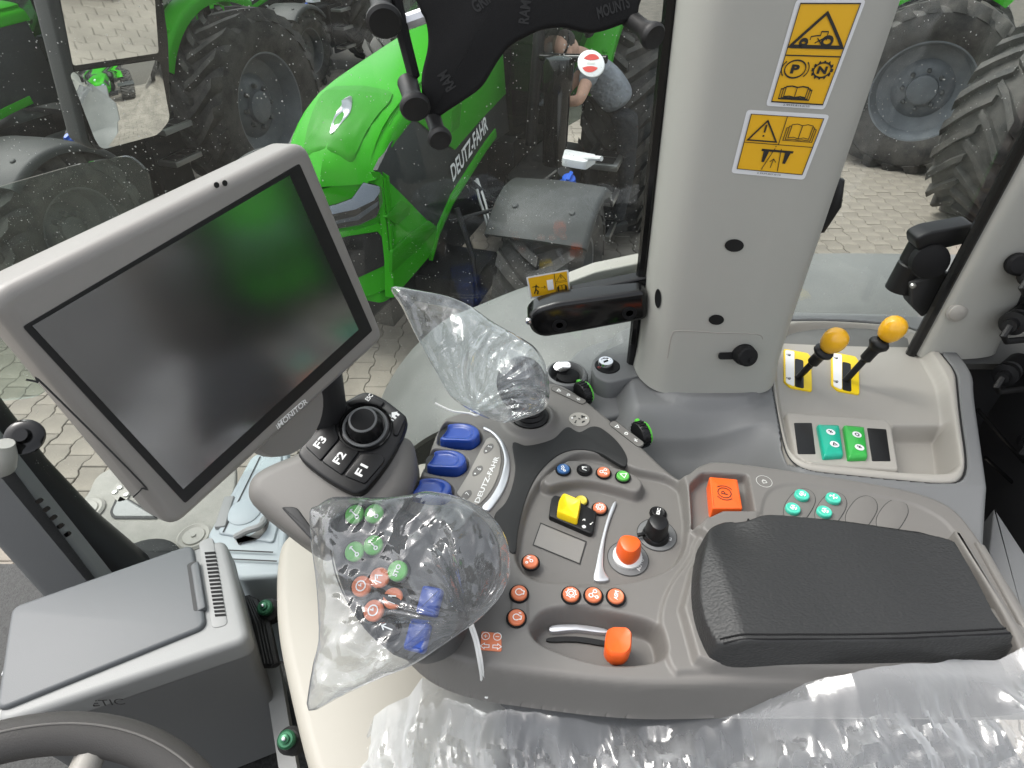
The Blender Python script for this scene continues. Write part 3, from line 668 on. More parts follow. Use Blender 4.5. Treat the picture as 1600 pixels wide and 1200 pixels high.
# dark inlay plate
inl = cr(PX([(801, 693), (820, 697), (838, 695), (856, 690), (868, 684), (880, 672), (889, 668), (905, 676), (922, 668), (935, 668), (947, 675), (960, 686), (973, 702), (980, 718), (976, 730), (960, 722), (935, 708), (905, 703), (880, 708), (860, 721), (840, 743), (825, 772), (815, 805), (809, 835), (806, 862), (796, 862), (786, 836), (772, 808), (790, 786), (801, 758), (805, 728)]), 4)
part('dark_inlay', MB().prism(inl, FA, -.004, .0018, .0012), M['inlay'], arm)

# ---- round push buttons, shared meshes
def cap_mesh(name, material, r=.0092, h=.0052):
    me = MB().lathe([(r, 0), (r, h - .0016), (r * .95, h - .0005), (r * .84, h), (r * .80, h - .0003), (r * .5, h - .0006), (.0002, h - .0007)], n=22).mesh(name, ang=50); me.materials.append(material); return me
ring_me = MB().lathe([(.0113, 0), (.0113, .0018), (.0108, .0024), (.0098, .0024), (.0094, .0006)], n=22, cap1=False).mesh('collar', ang=50); ring_me.materials.append(M['matte_black'])
caps = {k: cap_mesh('button', M[k]) for k in ('orange_btn', 'green_btn', 'teal_btn', 'blue_btn', 'yellow_btn', 'black')}
A = lambda r, a0, a1, n=12, cx=0, cy_=0: [(cx + r * math.cos(R_(a0 + (a1 - a0) * k / n)), cy_ + r * math.sin(R_(a0 + (a1 - a0) * k / n))) for k in range(n + 1)]
ICON = {
    'lamp': [A(.45, -60, 240), [(-.22, -.4), (-.22, -.62), (.22, -.62), (.22, -.4)]],
    'lamp2': [A(.4, -50, 230, cx=-.1), [(-.32, -.35), (-.32, -.6), (.12, -.6), (.12, -.35)], [(.5, -.5), (.5, -.2)]],
    'gear': [A(.3, 0, 360), A(.55, 0, 360)] + [[(.55 * math.cos(a), .55 * math.sin(a)), (.75 * math.cos(a), .75 * math.sin(a))] for a in np.arange(8) * math.pi / 4],
    'link': [A(.26, 0, 360, cx=-.3, cy_=.3), A(.22, 0, 360, cx=.4, cy_=-.1), A(.18, 0, 360, cx=-.35, cy_=-.45), [(-.05, .25), (.25, .05)], [(-.3, .04), (-.35, -.27)]],
    'horn': [[(-.5, -.1), (.1, -.1), (.5, .35)], [(-.5, .15), (.0, .2), (.25, .5)], A(.16, 0, 360, cx=-.45, cy_=-.4)],
    'tri': [[(-.5, -.4), (.5, -.4), (0, .5), (-.5, -.4)]],
    'up': [[(0, -.6), (0, .6)], [(-.3, .25), (0, .6), (.3, .25)]],
    'stick': [A(.18, 0, 360, cx=-.2, cy_=-.5), [(-.1, -.33), (.25, .55)], [(.02, .5), (.25, .55), (.4, .35)]],
    'fan': [A(.4, 20, 110), A(.4, 140, 230), A(.4, 260, 350), A(.12, 0, 360)],
    'clock': [A(.5, 0, 360), [(0, .3), (0, 0), (.22, .1)]],
    'bent': [[(-.4, -.5), (-.4, .2), (.1, .45), (.3, -.3)], [(-.15, .1), (.1, .2)]],
    'dots': [A(.14, 0, 360, cx=-.45, cy_=.4), A(.2, 0, 360, cx=.0, cy_=-.1), [(.2, .1), (.2, .6), (.55, .2), (.55, .65)]],
    'lock': [[(-.35, -.4), (.35, -.4), (.35, .15), (-.35, .15), (-.35, -.4)], A(.24, 0, 180, cy_=.15)],
    'wave': [[(-.5, .3), (-.2, .5), (0, .1), (.2, -.3), (.5, -.1)], [(-.3, -.3), (0, .1), (.4, .45)]],
}
def icon_part(name, ic, fr, size, width, material, parent, h=.0003):
    return part(name, MB().stroke([[(x * size, y * size) for x, y in L] for L in ICON[ic]], width, fr.w, h), material, parent, smooth=False)
def button(px, py, kind, ic, h=0.0, fr=None, root=None, ang=0.0, scale=1.0, txt=None, ink='white', ring=True, iw=.0011):
    fr = fr or FA; root = root or arm; f = fr.atpx(px, py, h, ang)
    b = inst('button', caps[kind], f, root)
    if scale != 1.0: b.matrix_basis = b.matrix_basis @ Matrix.Scale(scale, 4)
    def sub(name, mb):
        me = mb.mesh(name, smooth=False); me.materials.append(M[ink]); o = bpy.data.objects.new(name, me); COL.objects.link(o); o.parent = b; return o
    if ring:
        o = bpy.data.objects.new('collar', ring_me); COL.objects.link(o); o.parent = b
    if txt: sub('symbol', text_mb(txt, IDF, width=.011 if len(txt) > 1 else None, height=.0045 if len(txt) > 1 else .008, bold=.03, depth=.0054))
    elif ic: sub('symbol', MB().stroke([[(x * .0088, y * .0088) for x, y in L] for L in ICON[ic]], iw, IDF.w, .0054))
    return b
T45 = R_(62)
button(829, 880, 'orange_btn', 'dots', -.004, ang=R_(70))
for (x, y, ic, tx) in [(811, 929, 'lamp', None), (807, 967, 'lamp2', None)]: button(x, y, 'orange_btn', ic, .002, ang=R_(80), txt=tx)
for (x, y, ic, tx) in [(892, 931, 'gear', None), (927, 932, 'link', None), (962, 934, None, 'ASM')]: button(x, y, 'orange_btn', ic, .002, ang=R_(75), txt=tx)
for (x, y, k, ic) in [(880, 735, 'blue_btn', 'horn'), (913, 735, 'black', 'bent'), (943, 740, 'orange_btn', 'link'), (973, 746, 'green_btn', 'tri')]: button(x, y, k, ic, .004, ang=T45, scale=.94)
button(908, 784, 'yellow_btn', None, -.012, scale=.86)
button(937, 796, 'orange_btn', 'gear', -.012, scale=.95)
button(1028, 803, 'black', None, -.012, txt='ESC', ang=R_(70), scale=.98)
for (x, y, ic) in [(1252, 776, 'fan'), (1238, 797, 'fan'), (1301, 781, 'wave'), (1287, 802, 'fan')]: button(x, y, 'teal_btn', ic, .011, ang=R_(20), scale=.98, ring=False, iw=.0014)
# pill-shaped seams round the pairs of teal buttons and the two blank covers
for dx, blank in ((0, 0), (49, 0), (97, 1), (145, 1)):
    dy = dx * .115
    pl = cr(PX([(1226 + dx, 806 + dy), (1226 + dx, 790 + dy), (1240 + dx, 770 + dy), (1256 + dx, 763 + dy), (1270 + dx, 769 + dy), (1274 + dx, 784 + dy), (1262 + dx, 806 + dy), (1250 + dx, 815 + dy), (1235 + dx, 815 + dy)], .011), 4)
    part('blank_cover' if blank else 'button_plate', MB().prism(pl, FA, .006, .0106, .0006), M['shell'], arm)
    part('seam', MB().stroke([pl + pl[:1]], .0011, FA.w, .0103), M['dark_print'], arm, smooth=False)
# parking brake switch
pfr = FA.atpx(1130, 775, .004)
pk = part('parking_brake_switch', MB().prism(rnd(FA.poly([(1108, 746), (1152, 750), (1160, 796), (1113, 796)], .016), .002), FA, -.01, .018, .002), M['orange'], arm)
pc = FA.atpx(1132, 770, .0184, R_(76))
part('symbol', MB().stroke([A(.0082, 0, 360, 24), A(.0118, 130, 230, 8), A(.0118, -50, 50, 8)], .0011, pc.w, .0002).add(*(lambda t: (t.v, t.f))(text_mb('P', pc, height=.0082, depth=.0003))), M['dark_print'], pk, smooth=False)
part('faint_symbol', MB().stroke([A(.010, 0, 360, 24)], .0006, FA.atpx(1194, 752, .0125).w).add(*(lambda t: (t.v, t.f))(MB().stroke([[(x * .007, y * .007) for x, y in L] for L in ICON['lock']], .0009, FA.atpx(1194, 752, .0126, R_(10)).w))), M['grey_print'], arm, smooth=False)

# ---- blue finger paddles
for i, (dx, dy) in enumerate(bays):
    part('paddle_well', MB().prism(bay(dx, dy), FA, -.012, -.0075), M['black'], arm)
    pb = cr(PX([(702 + dx, 660 + dy), (728 + dx, 661 + dy), (744 + dx, 669 + dy), (749 + dx, 679 + dy), (745 + dx, 688 + dy), (735 + dx, 692 + dy), (716 + dx, 690 + dy), (689 + dx, 686 + dy), (694 + dx, 677 + dy), (699 + dx, 668 + dy)], .008), 3)
    if area2(pb) < 0: pb = pb[::-1]
    cx, cy_ = np.mean(pb, 0); mb = MB()
    def sc(k, ox=0, oy=0): return [(cx + (x - cx) * k + ox, cy_ + (y - cy_) * k + oy) for x, y in pb]
    tilt = lambda x, y: .10 * (x - cx) - .12 * (y - cy_)
    R = []
    for k, h in ((1.04, -.010), (1.03, .004), (1.0, .0085), (.95, .0095), (.80, .0093), (.72, .0070), (.55, .0058), (.2, .0056), (.01, .0056)):
        R.append([FA.w(x, y, h + tilt(x, y)) for x, y in sc(k, -.0035 if k < .9 else 0, .0015 if k < .9 else 0)])
    mb.rings(R); part('finger_paddle', mb, M['blue'], arm, ang=60)
# logo plate, silver arc, numbers
q = lambda pts: [(600 + .2 * a, 620 + .2 * b) for a, b in pts]
part('silver_arc', MB().prism(cr(PX(q([(785, 245), (850, 280), (920, 350), (965, 440), (983, 540), (970, 650), (930, 750), (870, 840), (815, 900), (765, 872), (830, 800), (890, 700), (925, 600), (940, 500), (922, 410), (878, 330), (830, 285), (779, 262)])), 3), FA, -.003, .0035, .0012), M['satin'], arm)
part('logo_plate', MB().prism(rnd(PX(q([(800, 335), (830, 318), (872, 335), (905, 400), (917, 500), (900, 600), (860, 700), (800, 790), (735, 855), (560, 765), (640, 640), (740, 450)])), .006), FA, -.002, .0016, .0008), M['shell_light'], arm)
def text_px(txt, p0, p1, fr, h, material, parent, name='lettering', height=None, bold=0.0, depth=.0004, shear=0.0):
    a, b = fr.px(*p0, h), fr.px(*p1, h); L = math.hypot(b[0] - a[0], b[1] - a[1])
    f = fr.at(a[0], a[1], h, math.atan2(b[1] - a[1], b[0] - a[0]))
    return part(name, text_mb(txt, f, width=L, height=height, bold=bold, align='l', depth=depth, shear=shear), material, parent, smooth=False)
text_px('DEUTZ-FAHR', q([(742, 832)])[0], q([(902, 472)])[0], FA, .0017, M['white'], arm, height=.0066, bold=.02)
for (cx, cy_, tx) in ((815, 405, '5'), (730, 580, '6'), (640, 775, '7')):
    p = FA.atpx(*q([(cx, cy_)])[0], .0016, R_(60)); lf = cr([(-.011, 0), (-.005, .0045), (.006, .005), (.011, 0), (.006, -.005), (-.005, -.0045)], 3)
    n_ = part('number_badge', MB().prism(lf, p, 0, .0005), M['shell'], arm)
    part('digit', text_mb(tx, p.at(.004, 0, .0006), height=.006), M['white'], n_, smooth=False)
    part('dot', MB().prism(circ(.0014, 10), p.at(-.006, 0, 0), .0004, .0007), M['white'], n_)
# icon plates by the thumb wheels and the round cluster
def pill(p0, p1, w, name, ics):
    a, b = np.array(FA.px(*p0)), np.array(FA.px(*p1)); L = np.linalg.norm(b - a); f = FA.at(*((a + b) / 2), 0, math.atan2(*(b - a)[::-1]))
    o = part(name, MB().prism(rrect(L, w, w * .49, 6), f, -.002, .0012), M['shell'], arm)
    part('seam', MB().stroke([rrect(L, w, w * .49, 6) + rrect(L, w, w * .49, 6)[:1]], .0007, f.w, .0013), M['dark_print'], o, smooth=False)
    for k, ic in enumerate(ics): icon_part('symbol', ic, f.at((k - 1) * L * .3, 0, .0013, R_(35)), .0058, .0011, M['white'], o)
pill((863, 606), (914, 630), .0125, 'icon_plate', ('tri', 'lock', 'wave'))
pill((955, 660), (1003, 697), .0135, 'icon_plate', ('tri', 'lock', 'wave'))
cl = FA.atpx(905, 656, 0)
o = part('icon_disc', MB().lathe([(.0155, -.002), (.0155, .001), (.015, .0016), (.0005, .0016)], cl), M['shell_light'], arm)
for k, (ix, iy) in enumerate([(-.006, .005), (.006, .005), (-.006, -.006), (.006, -.006)]): icon_part('symbol', ('bent', 'link', 'stick', 'horn')[k], cl.at(ix, iy, .0018), .0042, .0012, M['dark_print'], o)
icon_part('symbol', 'wave', cl.at(0, 0, .0018), .0035, .0009, M['dark_print'], o)
for ix in (-.0105, .0105): part('dot', MB().prism(circ(.0015, 10), cl.at(ix, .002), .0016, .0021), M['white'], o)
# thumb wheels
def thumb_wheel(px, py, px2, py2):
    a, b = atz(px, py, ZA - .004), atz(px2, py2, ZA - .004); ax = unit(np.array([.62, .78, 0])); ctr = (a + b) / 2; d = unit(b - a)
    f = Frame(ctr, d, np.cross(d, [0, 0, 1.])); r = .019
    w = MB(); prof = [(.004, -.006), (r * .93, -.006), (r, -.004), (r, .004), (r * .93, .006), (.004, .006)]
    w.lathe(prof, f, 28)
    for k in range(20):
        t = 2 * math.pi * k / 20; g = Frame(f.w(r * math.cos(t), r * math.sin(t)), f.ex * math.cos(t) + f.ey * math.sin(t), f.n); w.box((.0002, 0, 0), (.002, .0026, .0105), g)
    o = part('thumb_wheel', w, M['black'], arm)
    part('green_ear', MB().lathe([(.003, -.0095), (r * .9, -.0095), (r * .94, -.0062), (.003, -.0062)], f, 24), M['green_knob'], o)
    part('green_tab', MB().box((0, 0, 0), (.010, .006, .008), Frame(ctr - d * .015 - f.n * .003 + np.array([0, 0, .010]), d, (0, 0, 1)), .0015), M['green_knob'], o)
thumb_wheel(900, 604, 922, 626)
thumb_wheel(989, 664, 1014, 694)
# joystick
boot = MB(); jf = FA.at(*joy_c, 0)
boot.lathe([(.030, -.004), (.030, .002), (.027, .005), (.0275, .008), (.0225, .011), (.0230, .014), (.0185, .017), (.019, .020), (.0145, .024), (.012, .04)], jf, 32)
jb = part('joystick_boot', boot, M['rubber'], arm)
top = atz(816, 596, ZA + .078)
st = MB().tube([jf.w(0, 0, .03), top - [0, 0, .03]], .008); part('joystick_stem', st, M['black'], arm)
jn = unit([.08, -.42, .9]); jfr = Frame(top - .015 * jn, (1, 0, 0), jn)
jg = part('joystick_grip', MB().lathe([(.010, -.030), (.022, -.022), (.033, -.005), (.036, .010), (.032, .022), (.022, .030), (.010, .033), (.0005, .034)], jfr, 32, sq=1.15), M['grip'], arm, ang=60)
part('grip_inset', MB().prism(rrect(.028, .020, .004), jfr.at(-.004, .016, .0285), 0, .004, .001), M['black'], jg)
for k in range(5): part('rib', MB().box((-.014 + k * .005, .016, .0335), (.002, .018, .003), jfr), M['matte_black'], jg)
part('thumb_button', MB().lathe([(.008, .028), (.008, .033), (.006, .035), (.0004, .035)], jfr.at(.006, -.012), 18), M['black'], jg)

# ---- inner tray: display window, yellow rocker, silver blade, dials
ft = flat(ZA - .013)
part('display_window', MB().prism(ft.poly([(845, 819), (914, 848), (905, 880), (834, 851)]), ft, -.001, .0006), M['monitor'], arm)
dw = ft.poly([(845, 818), (916, 847), (906, 882), (833, 852)])
part('seam', MB().stroke([dw + dw[:1]], .0012, ft.w, .0009), M['dark_print'], arm, smooth=False)
sw = part('yellow_rocker_base', MB().prism(rnd(ft.poly([(861, 785), (866, 779), (905, 790), (932, 806), (927, 836), (922, 840), (857, 812)]), .003), ft, -.002, .008, .0015), M['black'], arm)
rb = rnd(ft.poly([(873, 784), (880, 772), (908, 784), (902, 815), (870, 803)], .015), .004)
if area2(rb) < 0: rb = rb[::-1]
mb = MB(); c0 = np.mean(rb, 0)
mb.rings([[ft.w(c0[0] + (x - c0[0]) * k, c0[1] + (y - c0[1]) * k, h) for x, y in rb] for k, h in ((1.02, .004), (1.0, .017), (.93, .019), (.72, .0185), (.55, .0165), (.02, .0155))])
part('rocker_cap', mb, M['yellow'], sw, ang=50)
pf = ft.atpx(916, 818, .0085, R_(-24))
for (x, y, ic) in ((-.004, .004, 'bent'), (.006, .003, 'stick'), (-.001, -.006, 'gear')): icon_part('symbol', ic, pf.at(x, y), .0036, .0009, M['white'], sw)
part('silver_blade', MB().prism(cr(ft.poly([(957, 789), (963, 788), (953, 815), (945, 845), (942, 880), (944, 895), (951, 909), (928, 909), (931, 885), (938, 850), (947, 815)]), 3), ft, -.002, .004, .0015), M['satin'], arm)
def dial(px, py, pr, material, hgt, r, collar):
    f = ft.atpx(px, py, 0, R_(18)); d = ft.atpx(*pr)
    k = part('dial_plate', MB().lathe([(.0245, -.001), (.0245, .0008), (.0240, .0011), (.0004, .0011)], d, 40), M['console'], arm)
    s_ = ft.atpx(*pr); part('seam', MB().stroke([A(.0245, 0, 360, 40)], .0007, s_.w, .0013), M['dark_print'], k, smooth=False)
    part('dial_collar', MB().lathe([(r * 1.22, 0), (r * 1.22, .004), (r * 1.05, .007), (.002, .007)], f, 32), collar, k)
    n = 8; mb = MB(); Rr = []
    for (q_, h) in ((1.0, .006), (1.0, .012), (.92, hgt * .8), (.82, hgt * .95), (.6, hgt), (.02, hgt)):
        Rr.append([f.w(r * q_ * math.cos(a) * (1 + .07 * math.cos(3 * a)), r * q_ * math.sin(a) * (1 + .07 * math.cos(3 * a)), h) for a in np.arange(24) * math.pi / 12])
    mb.rings(Rr); part('dial_knob', mb, material, k, ang=45); return k
k = dial(980, 871, (981, 873), M['orange'], .030, .0145, M['white'])
text_px('AUTO', (1000, 893), (1006, 874), ft, .0013, M['white'], k)
text_px('MAN', (1003, 868), (1000, 856), ft, .0013, M['white'], k)
k = dial(1024, 838, (1026, 836), M['key_black'], .030, .0138, M['black'])
part('pointer', MB().box((0, 0, 0), (.009, .004, .004), ft.atpx(1002, 835, .008, R_(10)), .001), M['key_black'], k)
for (x, y) in ((1042, 836), (1046, 842)): icon_part('symbol', 'lock', ft.atpx(x, y, .0015, R_(70)), .005, .001, M['white'], k)

# ---- hand throttle slider in its pocket
fs = flat(ZA - .026)
part('slider_track', MB().prism(cr(fs.poly([(862, 980), (900, 978), (945, 985), (945, 992), (900, 987), (862, 990)]), 3), fs, -.002, .004, .001), M['satin'], arm)
part('slider_slot', MB().prism(cr(fs.poly([(858, 997), (900, 995), (950, 1003), (950, 1010), (900, 1003), (858, 1003)]), 3), fs, -.002, .001), M['black'], arm)
sk = rnd(FA.poly([(948, 986), (958, 981), (980, 982), (987, 990), (986, 1016), (976, 1026), (955, 1024), (945, 1012)], .008), .005)
if area2(sk) < 0: sk = sk[::-1]
mb = MB(); c0 = np.mean(sk, 0)
mb.rings([[FA.w(c0[0] + (x - c0[0]) * k, c0[1] + (y - c0[1]) * k, h) for x, y in sk] for k, h in ((.5, -.028), (.55, -.012), (1.0, -.010), (1.04, .004), (1.0, .010), (.9, .012), (.62, .0105), (.02, .0095))])
part('slider_knob', mb, M['orange'], arm, ang=55)
# orange label plate with gear and arrow marks
lp = rnd(PX([(752, 986), (783, 990), (784, 1018), (750, 1015)], .001), .003)
lo = part('orange_label', MB().prism(lp, FA, -.002, .0014, .0006), M['orange_btn'], arm)
lf = FA.atpx(767, 1002, .0016, R_(-3))
icn = [A(.0042, 0, 360, cx=-.006, cy_=.0055), A(.0042, 0, 360, cx=.0065, cy_=.0055), [(-.008, .0055), (-.004, .0055)], [(-.006, .0035), (-.006, .0075)], [(.0045, .0055), (.0085, .0055)],
       [(-.0105, -.0055), (-.0065, -.0025), (-.0065, -.004), (-.0015, -.004), (-.0015, -.007), (-.0065, -.007), (-.0065, -.0085), (-.0105, -.0055)], [(.0115, -.0055), (.0075, -.0025), (.0075, -.004), (.0025, -.004), (.0025, -.007), (.0075, -.007), (.0075, -.0085), (.0115, -.0055)]]
part('symbol', MB().stroke(icn, .0008, lf.w, .0002), M['white'], lo, smooth=False)

# ---- padded rest
PH = .040
pad_o = PX([(1096, 846), (1100, 822), (1114, 808), (1135, 800), (1162, 806), (1190, 798), (1230, 801), (1350, 815), (1490, 837), (1506, 862), (1540, 920), (1572, 985)], PH + .008) + PX([(1592, 1030), (1400, 1040), (1200, 1042), (1112, 1040), (1096, 1015), (1080, 970), (1076, 920), (1084, 880)], .014)
pad_o = chaikin(pad_o, 2)
def pad_top(X, Y):
    d = sdf(pad_o, X, Y); ax, ay = FA.px(1110, 850); bx, by = FA.px(1160, 830, .04)
    end = sstep(FA.px(1072, 950)[0], FA.px(1125, 950)[0], X)                       # the front end slopes down
    dip = .012 * np.exp(-(((X - ax - .010) / .030) ** 2 + ((Y - ay) / .045) ** 2))
    rim = 1 - np.clip(1 + d / .008, 0, 1) ** 2.2
    return (PH - .014 * (1 - end)) * rim - dip + .0005 * np.sin(X * 50 + 3 * Y)
pd = part('arm_pad', hfield(flat(ZA + .012), pad_o, [pad_top], .0018, .02, .003), M['leather'], arm, ang=0)
# seam and stitches along the near and far edges of the pad
seam = [(1138, 1004), (1150, 1004), (1200, 1005), (1300, 1011), (1400, 1016), (1500, 1020), (1572, 1022)]
fz = flat(ZA + .050)
def padz(x, y): return ZA + .012 + float(pad_top(np.array([[x]]), np.array([[y]]))[0, 0]) - .0006
ne = np.array(PX([(1112, 1040), (1200, 1042), (1400, 1040), (1592, 1030)], .014)); lx_ = np.linspace(FA.px(1128, 1000, .04)[0], FA.px(1570, 1000, .04)[0], 56); ln = [(x, float(np.interp(x, ne[:, 0], ne[:, 1])) + .0085) for x in lx_]
part('seam', MB().tube([(x, y, padz(x, y)) for x, y in ln], .0011, 6), M['matte_black'], pd)
stm = MB()
for i in range(0, len(ln) - 1):
    for t in (0, .5):
        x, y = np.array(ln[i]) * (1 - t) + np.array(ln[i + 1]) * t; d = unit(np.array(ln[i + 1]) - np.array(ln[i])); 
        stm.box((0, .0045, .0008), (.0042, .0012, .0012), flat(padz(x, y + .0045)).at(x, y, 0, math.atan2(d[1], d[0]) + .2))
part('stitching', stm, M['matte_black'], pd)
far = cr([fz.px(*p) for p in [(1172, 804), (1190, 797), (1300, 809), (1400, 823), (1488, 838)]], 8, False)
part('seam', MB().tube([(x, y, padz(x, y - .003) - .001) for x, y in far], .0013, 6), M['matte_black'], pd)
# rail behind the pad's right end
part('pad_rail', MB().prism(cr(PX([(1490, 838), (1502, 842), (1545, 912), (1600, 1000), (1625, 1045), (1600, 1048), (1575, 985), (1530, 905)], .02), 3), FA, 0, .026, .004), M['shell'], arm)
part('pad_rail_step', MB().prism(PX([(1520, 850), (1536, 856), (1610, 985), (1640, 1040), (1622, 1040), (1580, 960)], .01), FA, -.03, .017, .004), M['shell'], arm)

# ---- multifunction grip (under the bag)
gn = unit([-.16, -.38, .91]); g0 = atz(600, 890, ZA + .075); FG = Frame(g0, (1, 0, 0), gn)
gp = cr(FG.poly([(512, 815), (540, 790), (575, 784), (620, 790), (660, 815), (700, 870), (715, 920), (712, 975), (690, 1012), (655, 1030), (625, 1028), (585, 1000), (548, 955), (525, 900), (514, 850)]), 4)
grip = part('multifunction_grip', MB().prism(gp, FG, -.050, .004, .013, 5), M['grip'], arm, ang=60)
wl_ = FG.poly([(506, 850), (513, 905), (535, 955), (570, 1000), (612, 1030)])
part('seam', MB().stroke([cr(FG.poly([(520, 860), (528, 900), (548, 945), (580, 990), (615, 1018)], -.004), 5, False)], .0015, FG.w, .001), M['dark_print'], grip, smooth=False)
lob = Frame(atz(712, 872, ZA + .055), (1, .4, 0), unit([.15, -.25, .95]))
part('palm_rest', MB().lathe([(.02, -.03), (.042, -.022), (.049, -.004), (.047, .012), (.039, .026), (.025, .035), (.011, .038), (.0005, .0385)], lob, 36, sq=1.25), M['grip'], grip, ang=60)
for (x, y, k, ic, tx) in [(556, 805, 'green_btn', 'stick', None), (586, 804, 'green_btn', 'stick', None), (556, 863, 'green_btn', 'stick', None), (585, 853, 'green_btn', 'stick', None), (623, 893, 'green_btn', None, 'STO'),
                          (567, 917, 'orange_btn', 'clock', None), (595, 904, 'orange_btn', 'bent', None), (616, 936, 'orange_btn', 'bent', None), (586, 955, 'orange_btn', 'clock', None), (608, 982, 'black', 'up', None)]:
    button(x, y, k, ic, .004, FG, arm, ang=R_(70), txt=tx, scale=1.12)
for (x, y) in ((674, 941), (655, 996)):
    part('blue_rocker', MB().prism(rrect(.021, .027, .004), FG.atpx(x, y, .003, R_(-12)), 0, .011, .004), M['blue'], arm)
part('grip_post', MB().lathe([(.05, -.09), (.042, -.04), (.04, .0)], Frame(g0 + [.03, 0, 0], (1, 0, 0), (0, 0, 1)), 24), M['matte_black'], arm)
# ------------------------------------------------------------------ monitor
e1 = unit([.487, .867, .107]); e2 = np.array([.189, .064, -.98]); e2 = unit(e2 - (e2 @ e1) * e1); nM = np.cross(e2, e1)
if nM[1] > 0: nM = -nM
k = .26 / .6416
FM = Frame(CAM + ray(28, 508) * k, e1, nM)          # origin: top left corner of the dark bezel
mon = thing('monitor', 'large grey framed touch monitor with dark screen at the left', 'monitor', tuple(atz(430, 700, 2.35)))
mo = rnd(FM.poly([(-32, 462), (472, 218), (597, 527), (265, 827)]), .016, 8)
part('housing', MB().prism(mo, FM, -.034, .006, .009, 5, True, .008), M['monitor'], mon, ang=50)
part('rear_shell', MB().prism(inset(mo if area2(mo) > 0 else mo[::-1], .02), FM, -.06, -.033, .004, 4, True, .012), M['dark_trim'], mon)
bez = FM.poly([(28, 508), (460, 255), (575, 515), (282, 783)])
part('bezel', MB().prism(rnd(bez, .002, 2), FM, .002, .0068), M['black'], mon)
scr_m = mat('dark screen glass', (.006, .007, .009), .14, spec=1.0, coat=1.0)
scr_m.node_tree.nodes['Principled BSDF'].inputs['Coat Roughness'].default_value = .14; scr_m.node_tree.nodes['Principled BSDF'].inputs['Coat IOR'].default_value = 2.35
part('screen', MB().prism(FM.poly([(50, 509), (452, 274), (560, 515), (286, 764)], .0072), FM, .004, .0076), scr_m, mon)
for p in ((338, 289), (351, 286)): part('sensor_hole', MB().prism(circ(.0024, 12), FM.atpx(*p, .0062), 0, .0005), M['black'], mon)
text_px('iMONITOR', (434, 671), (481, 629), FM, .0065, M['white'], mon, height=.0062, bold=.012)
part('overline', MB().stroke([FM.poly([(434, 660), (473, 626)], .0062)], .0007, FM.w, .0064), M['white'], mon, smooth=False)
part('side_seam', MB().stroke([cr(FM.poly([(38, 592), (56, 596), (70, 604), (218, 752), (219, 762), (205, 776)], .004), 5, False)], .0014, FM.w, .0063), M['dark_trim'], mon, smooth=False)
part('mount_arm', MB().tube([FM.w(.20, -.15, -.05), FM.w(.255, -.17, -.075), atz(510, 668, 2.33), atz(520, 690, 2.28)], [.03, .032, .03, .03], 20), M['dark_trim'], mon)
part('mount_disc', MB().lathe([(.05, -.03), (.052, -.02), (.048, -.008), (.01, -.006)], Frame(FM.w(*FM.px(480, 655), -.02), FM.ex, FM.n), 32), M['monitor'], mon)

# ------------------------------------------------------------------ keypad with rotary knob
kn = unit([.05, -.36, .93]); K0 = atz(560, 690, 2.345); FK = Frame(K0, (1, 0, 0), kn)
kp = thing('control_keypad', 'black keypad with rotary knob and F1 F2 F3 keys on grey arm', 'keypad', tuple(atz(560, 740, 2.25)))
kz = lambda pts: [(420 + .1833 * a, 580 + .1833 * b) for a, b in pts]
cas = chaikin(FK.poly([(380, 775), (384, 742), (412, 722), (470, 700), (500, 670), (560, 690), (640, 668), (652, 715), (640, 775), (600, 808), (540, 800), (500, 858), (470, 845), (405, 795)], -.012), 3)
part('casing', MB().prism(cas, FK, -.085, -.010, .022, 7), M['shell'], kp, ang=60)
part('casing_slot', MB().prism(rnd(FK.poly([(445, 800), (470, 800), (500, 842), (492, 850)], -.03), .006), FK, -.06, -.0085, .002), M['dark_trim'], kp)
po = chaikin(FK.poly(kz([(235, 725), (275, 640), (490, 330), (680, 245), (815, 165), (965, 220), (1140, 355), (1185, 400), (1150, 530), (1060, 720), (910, 930), (780, 1068), (640, 1015), (430, 890)])), 2)
part('key_base', MB().prism(po, FK, -.014, .002, .004, 4), M['key_black'], kp, ang=60)
keyp = {'F3': [(310, 640), (500, 415), (555, 400), (570, 500), (600, 570), (440, 765)], 'F2': [(450, 768), (610, 580), (680, 650), (770, 680), (620, 885)], 'F1': [(640, 890), (790, 700), (900, 700), (985, 730), (985, 770), (820, 960)],
        'ESC': [(665, 270), (820, 185), (990, 260), (950, 310), (870, 275), (770, 270), (690, 295)], 'home': [(970, 325), (1010, 275), (1120, 355), (1165, 405), (1100, 550), (1060, 545), (1055, 450), (1020, 375)], 'menu': [(515, 395), (560, 330), (650, 280), (675, 300), (600, 370), (565, 395)]}
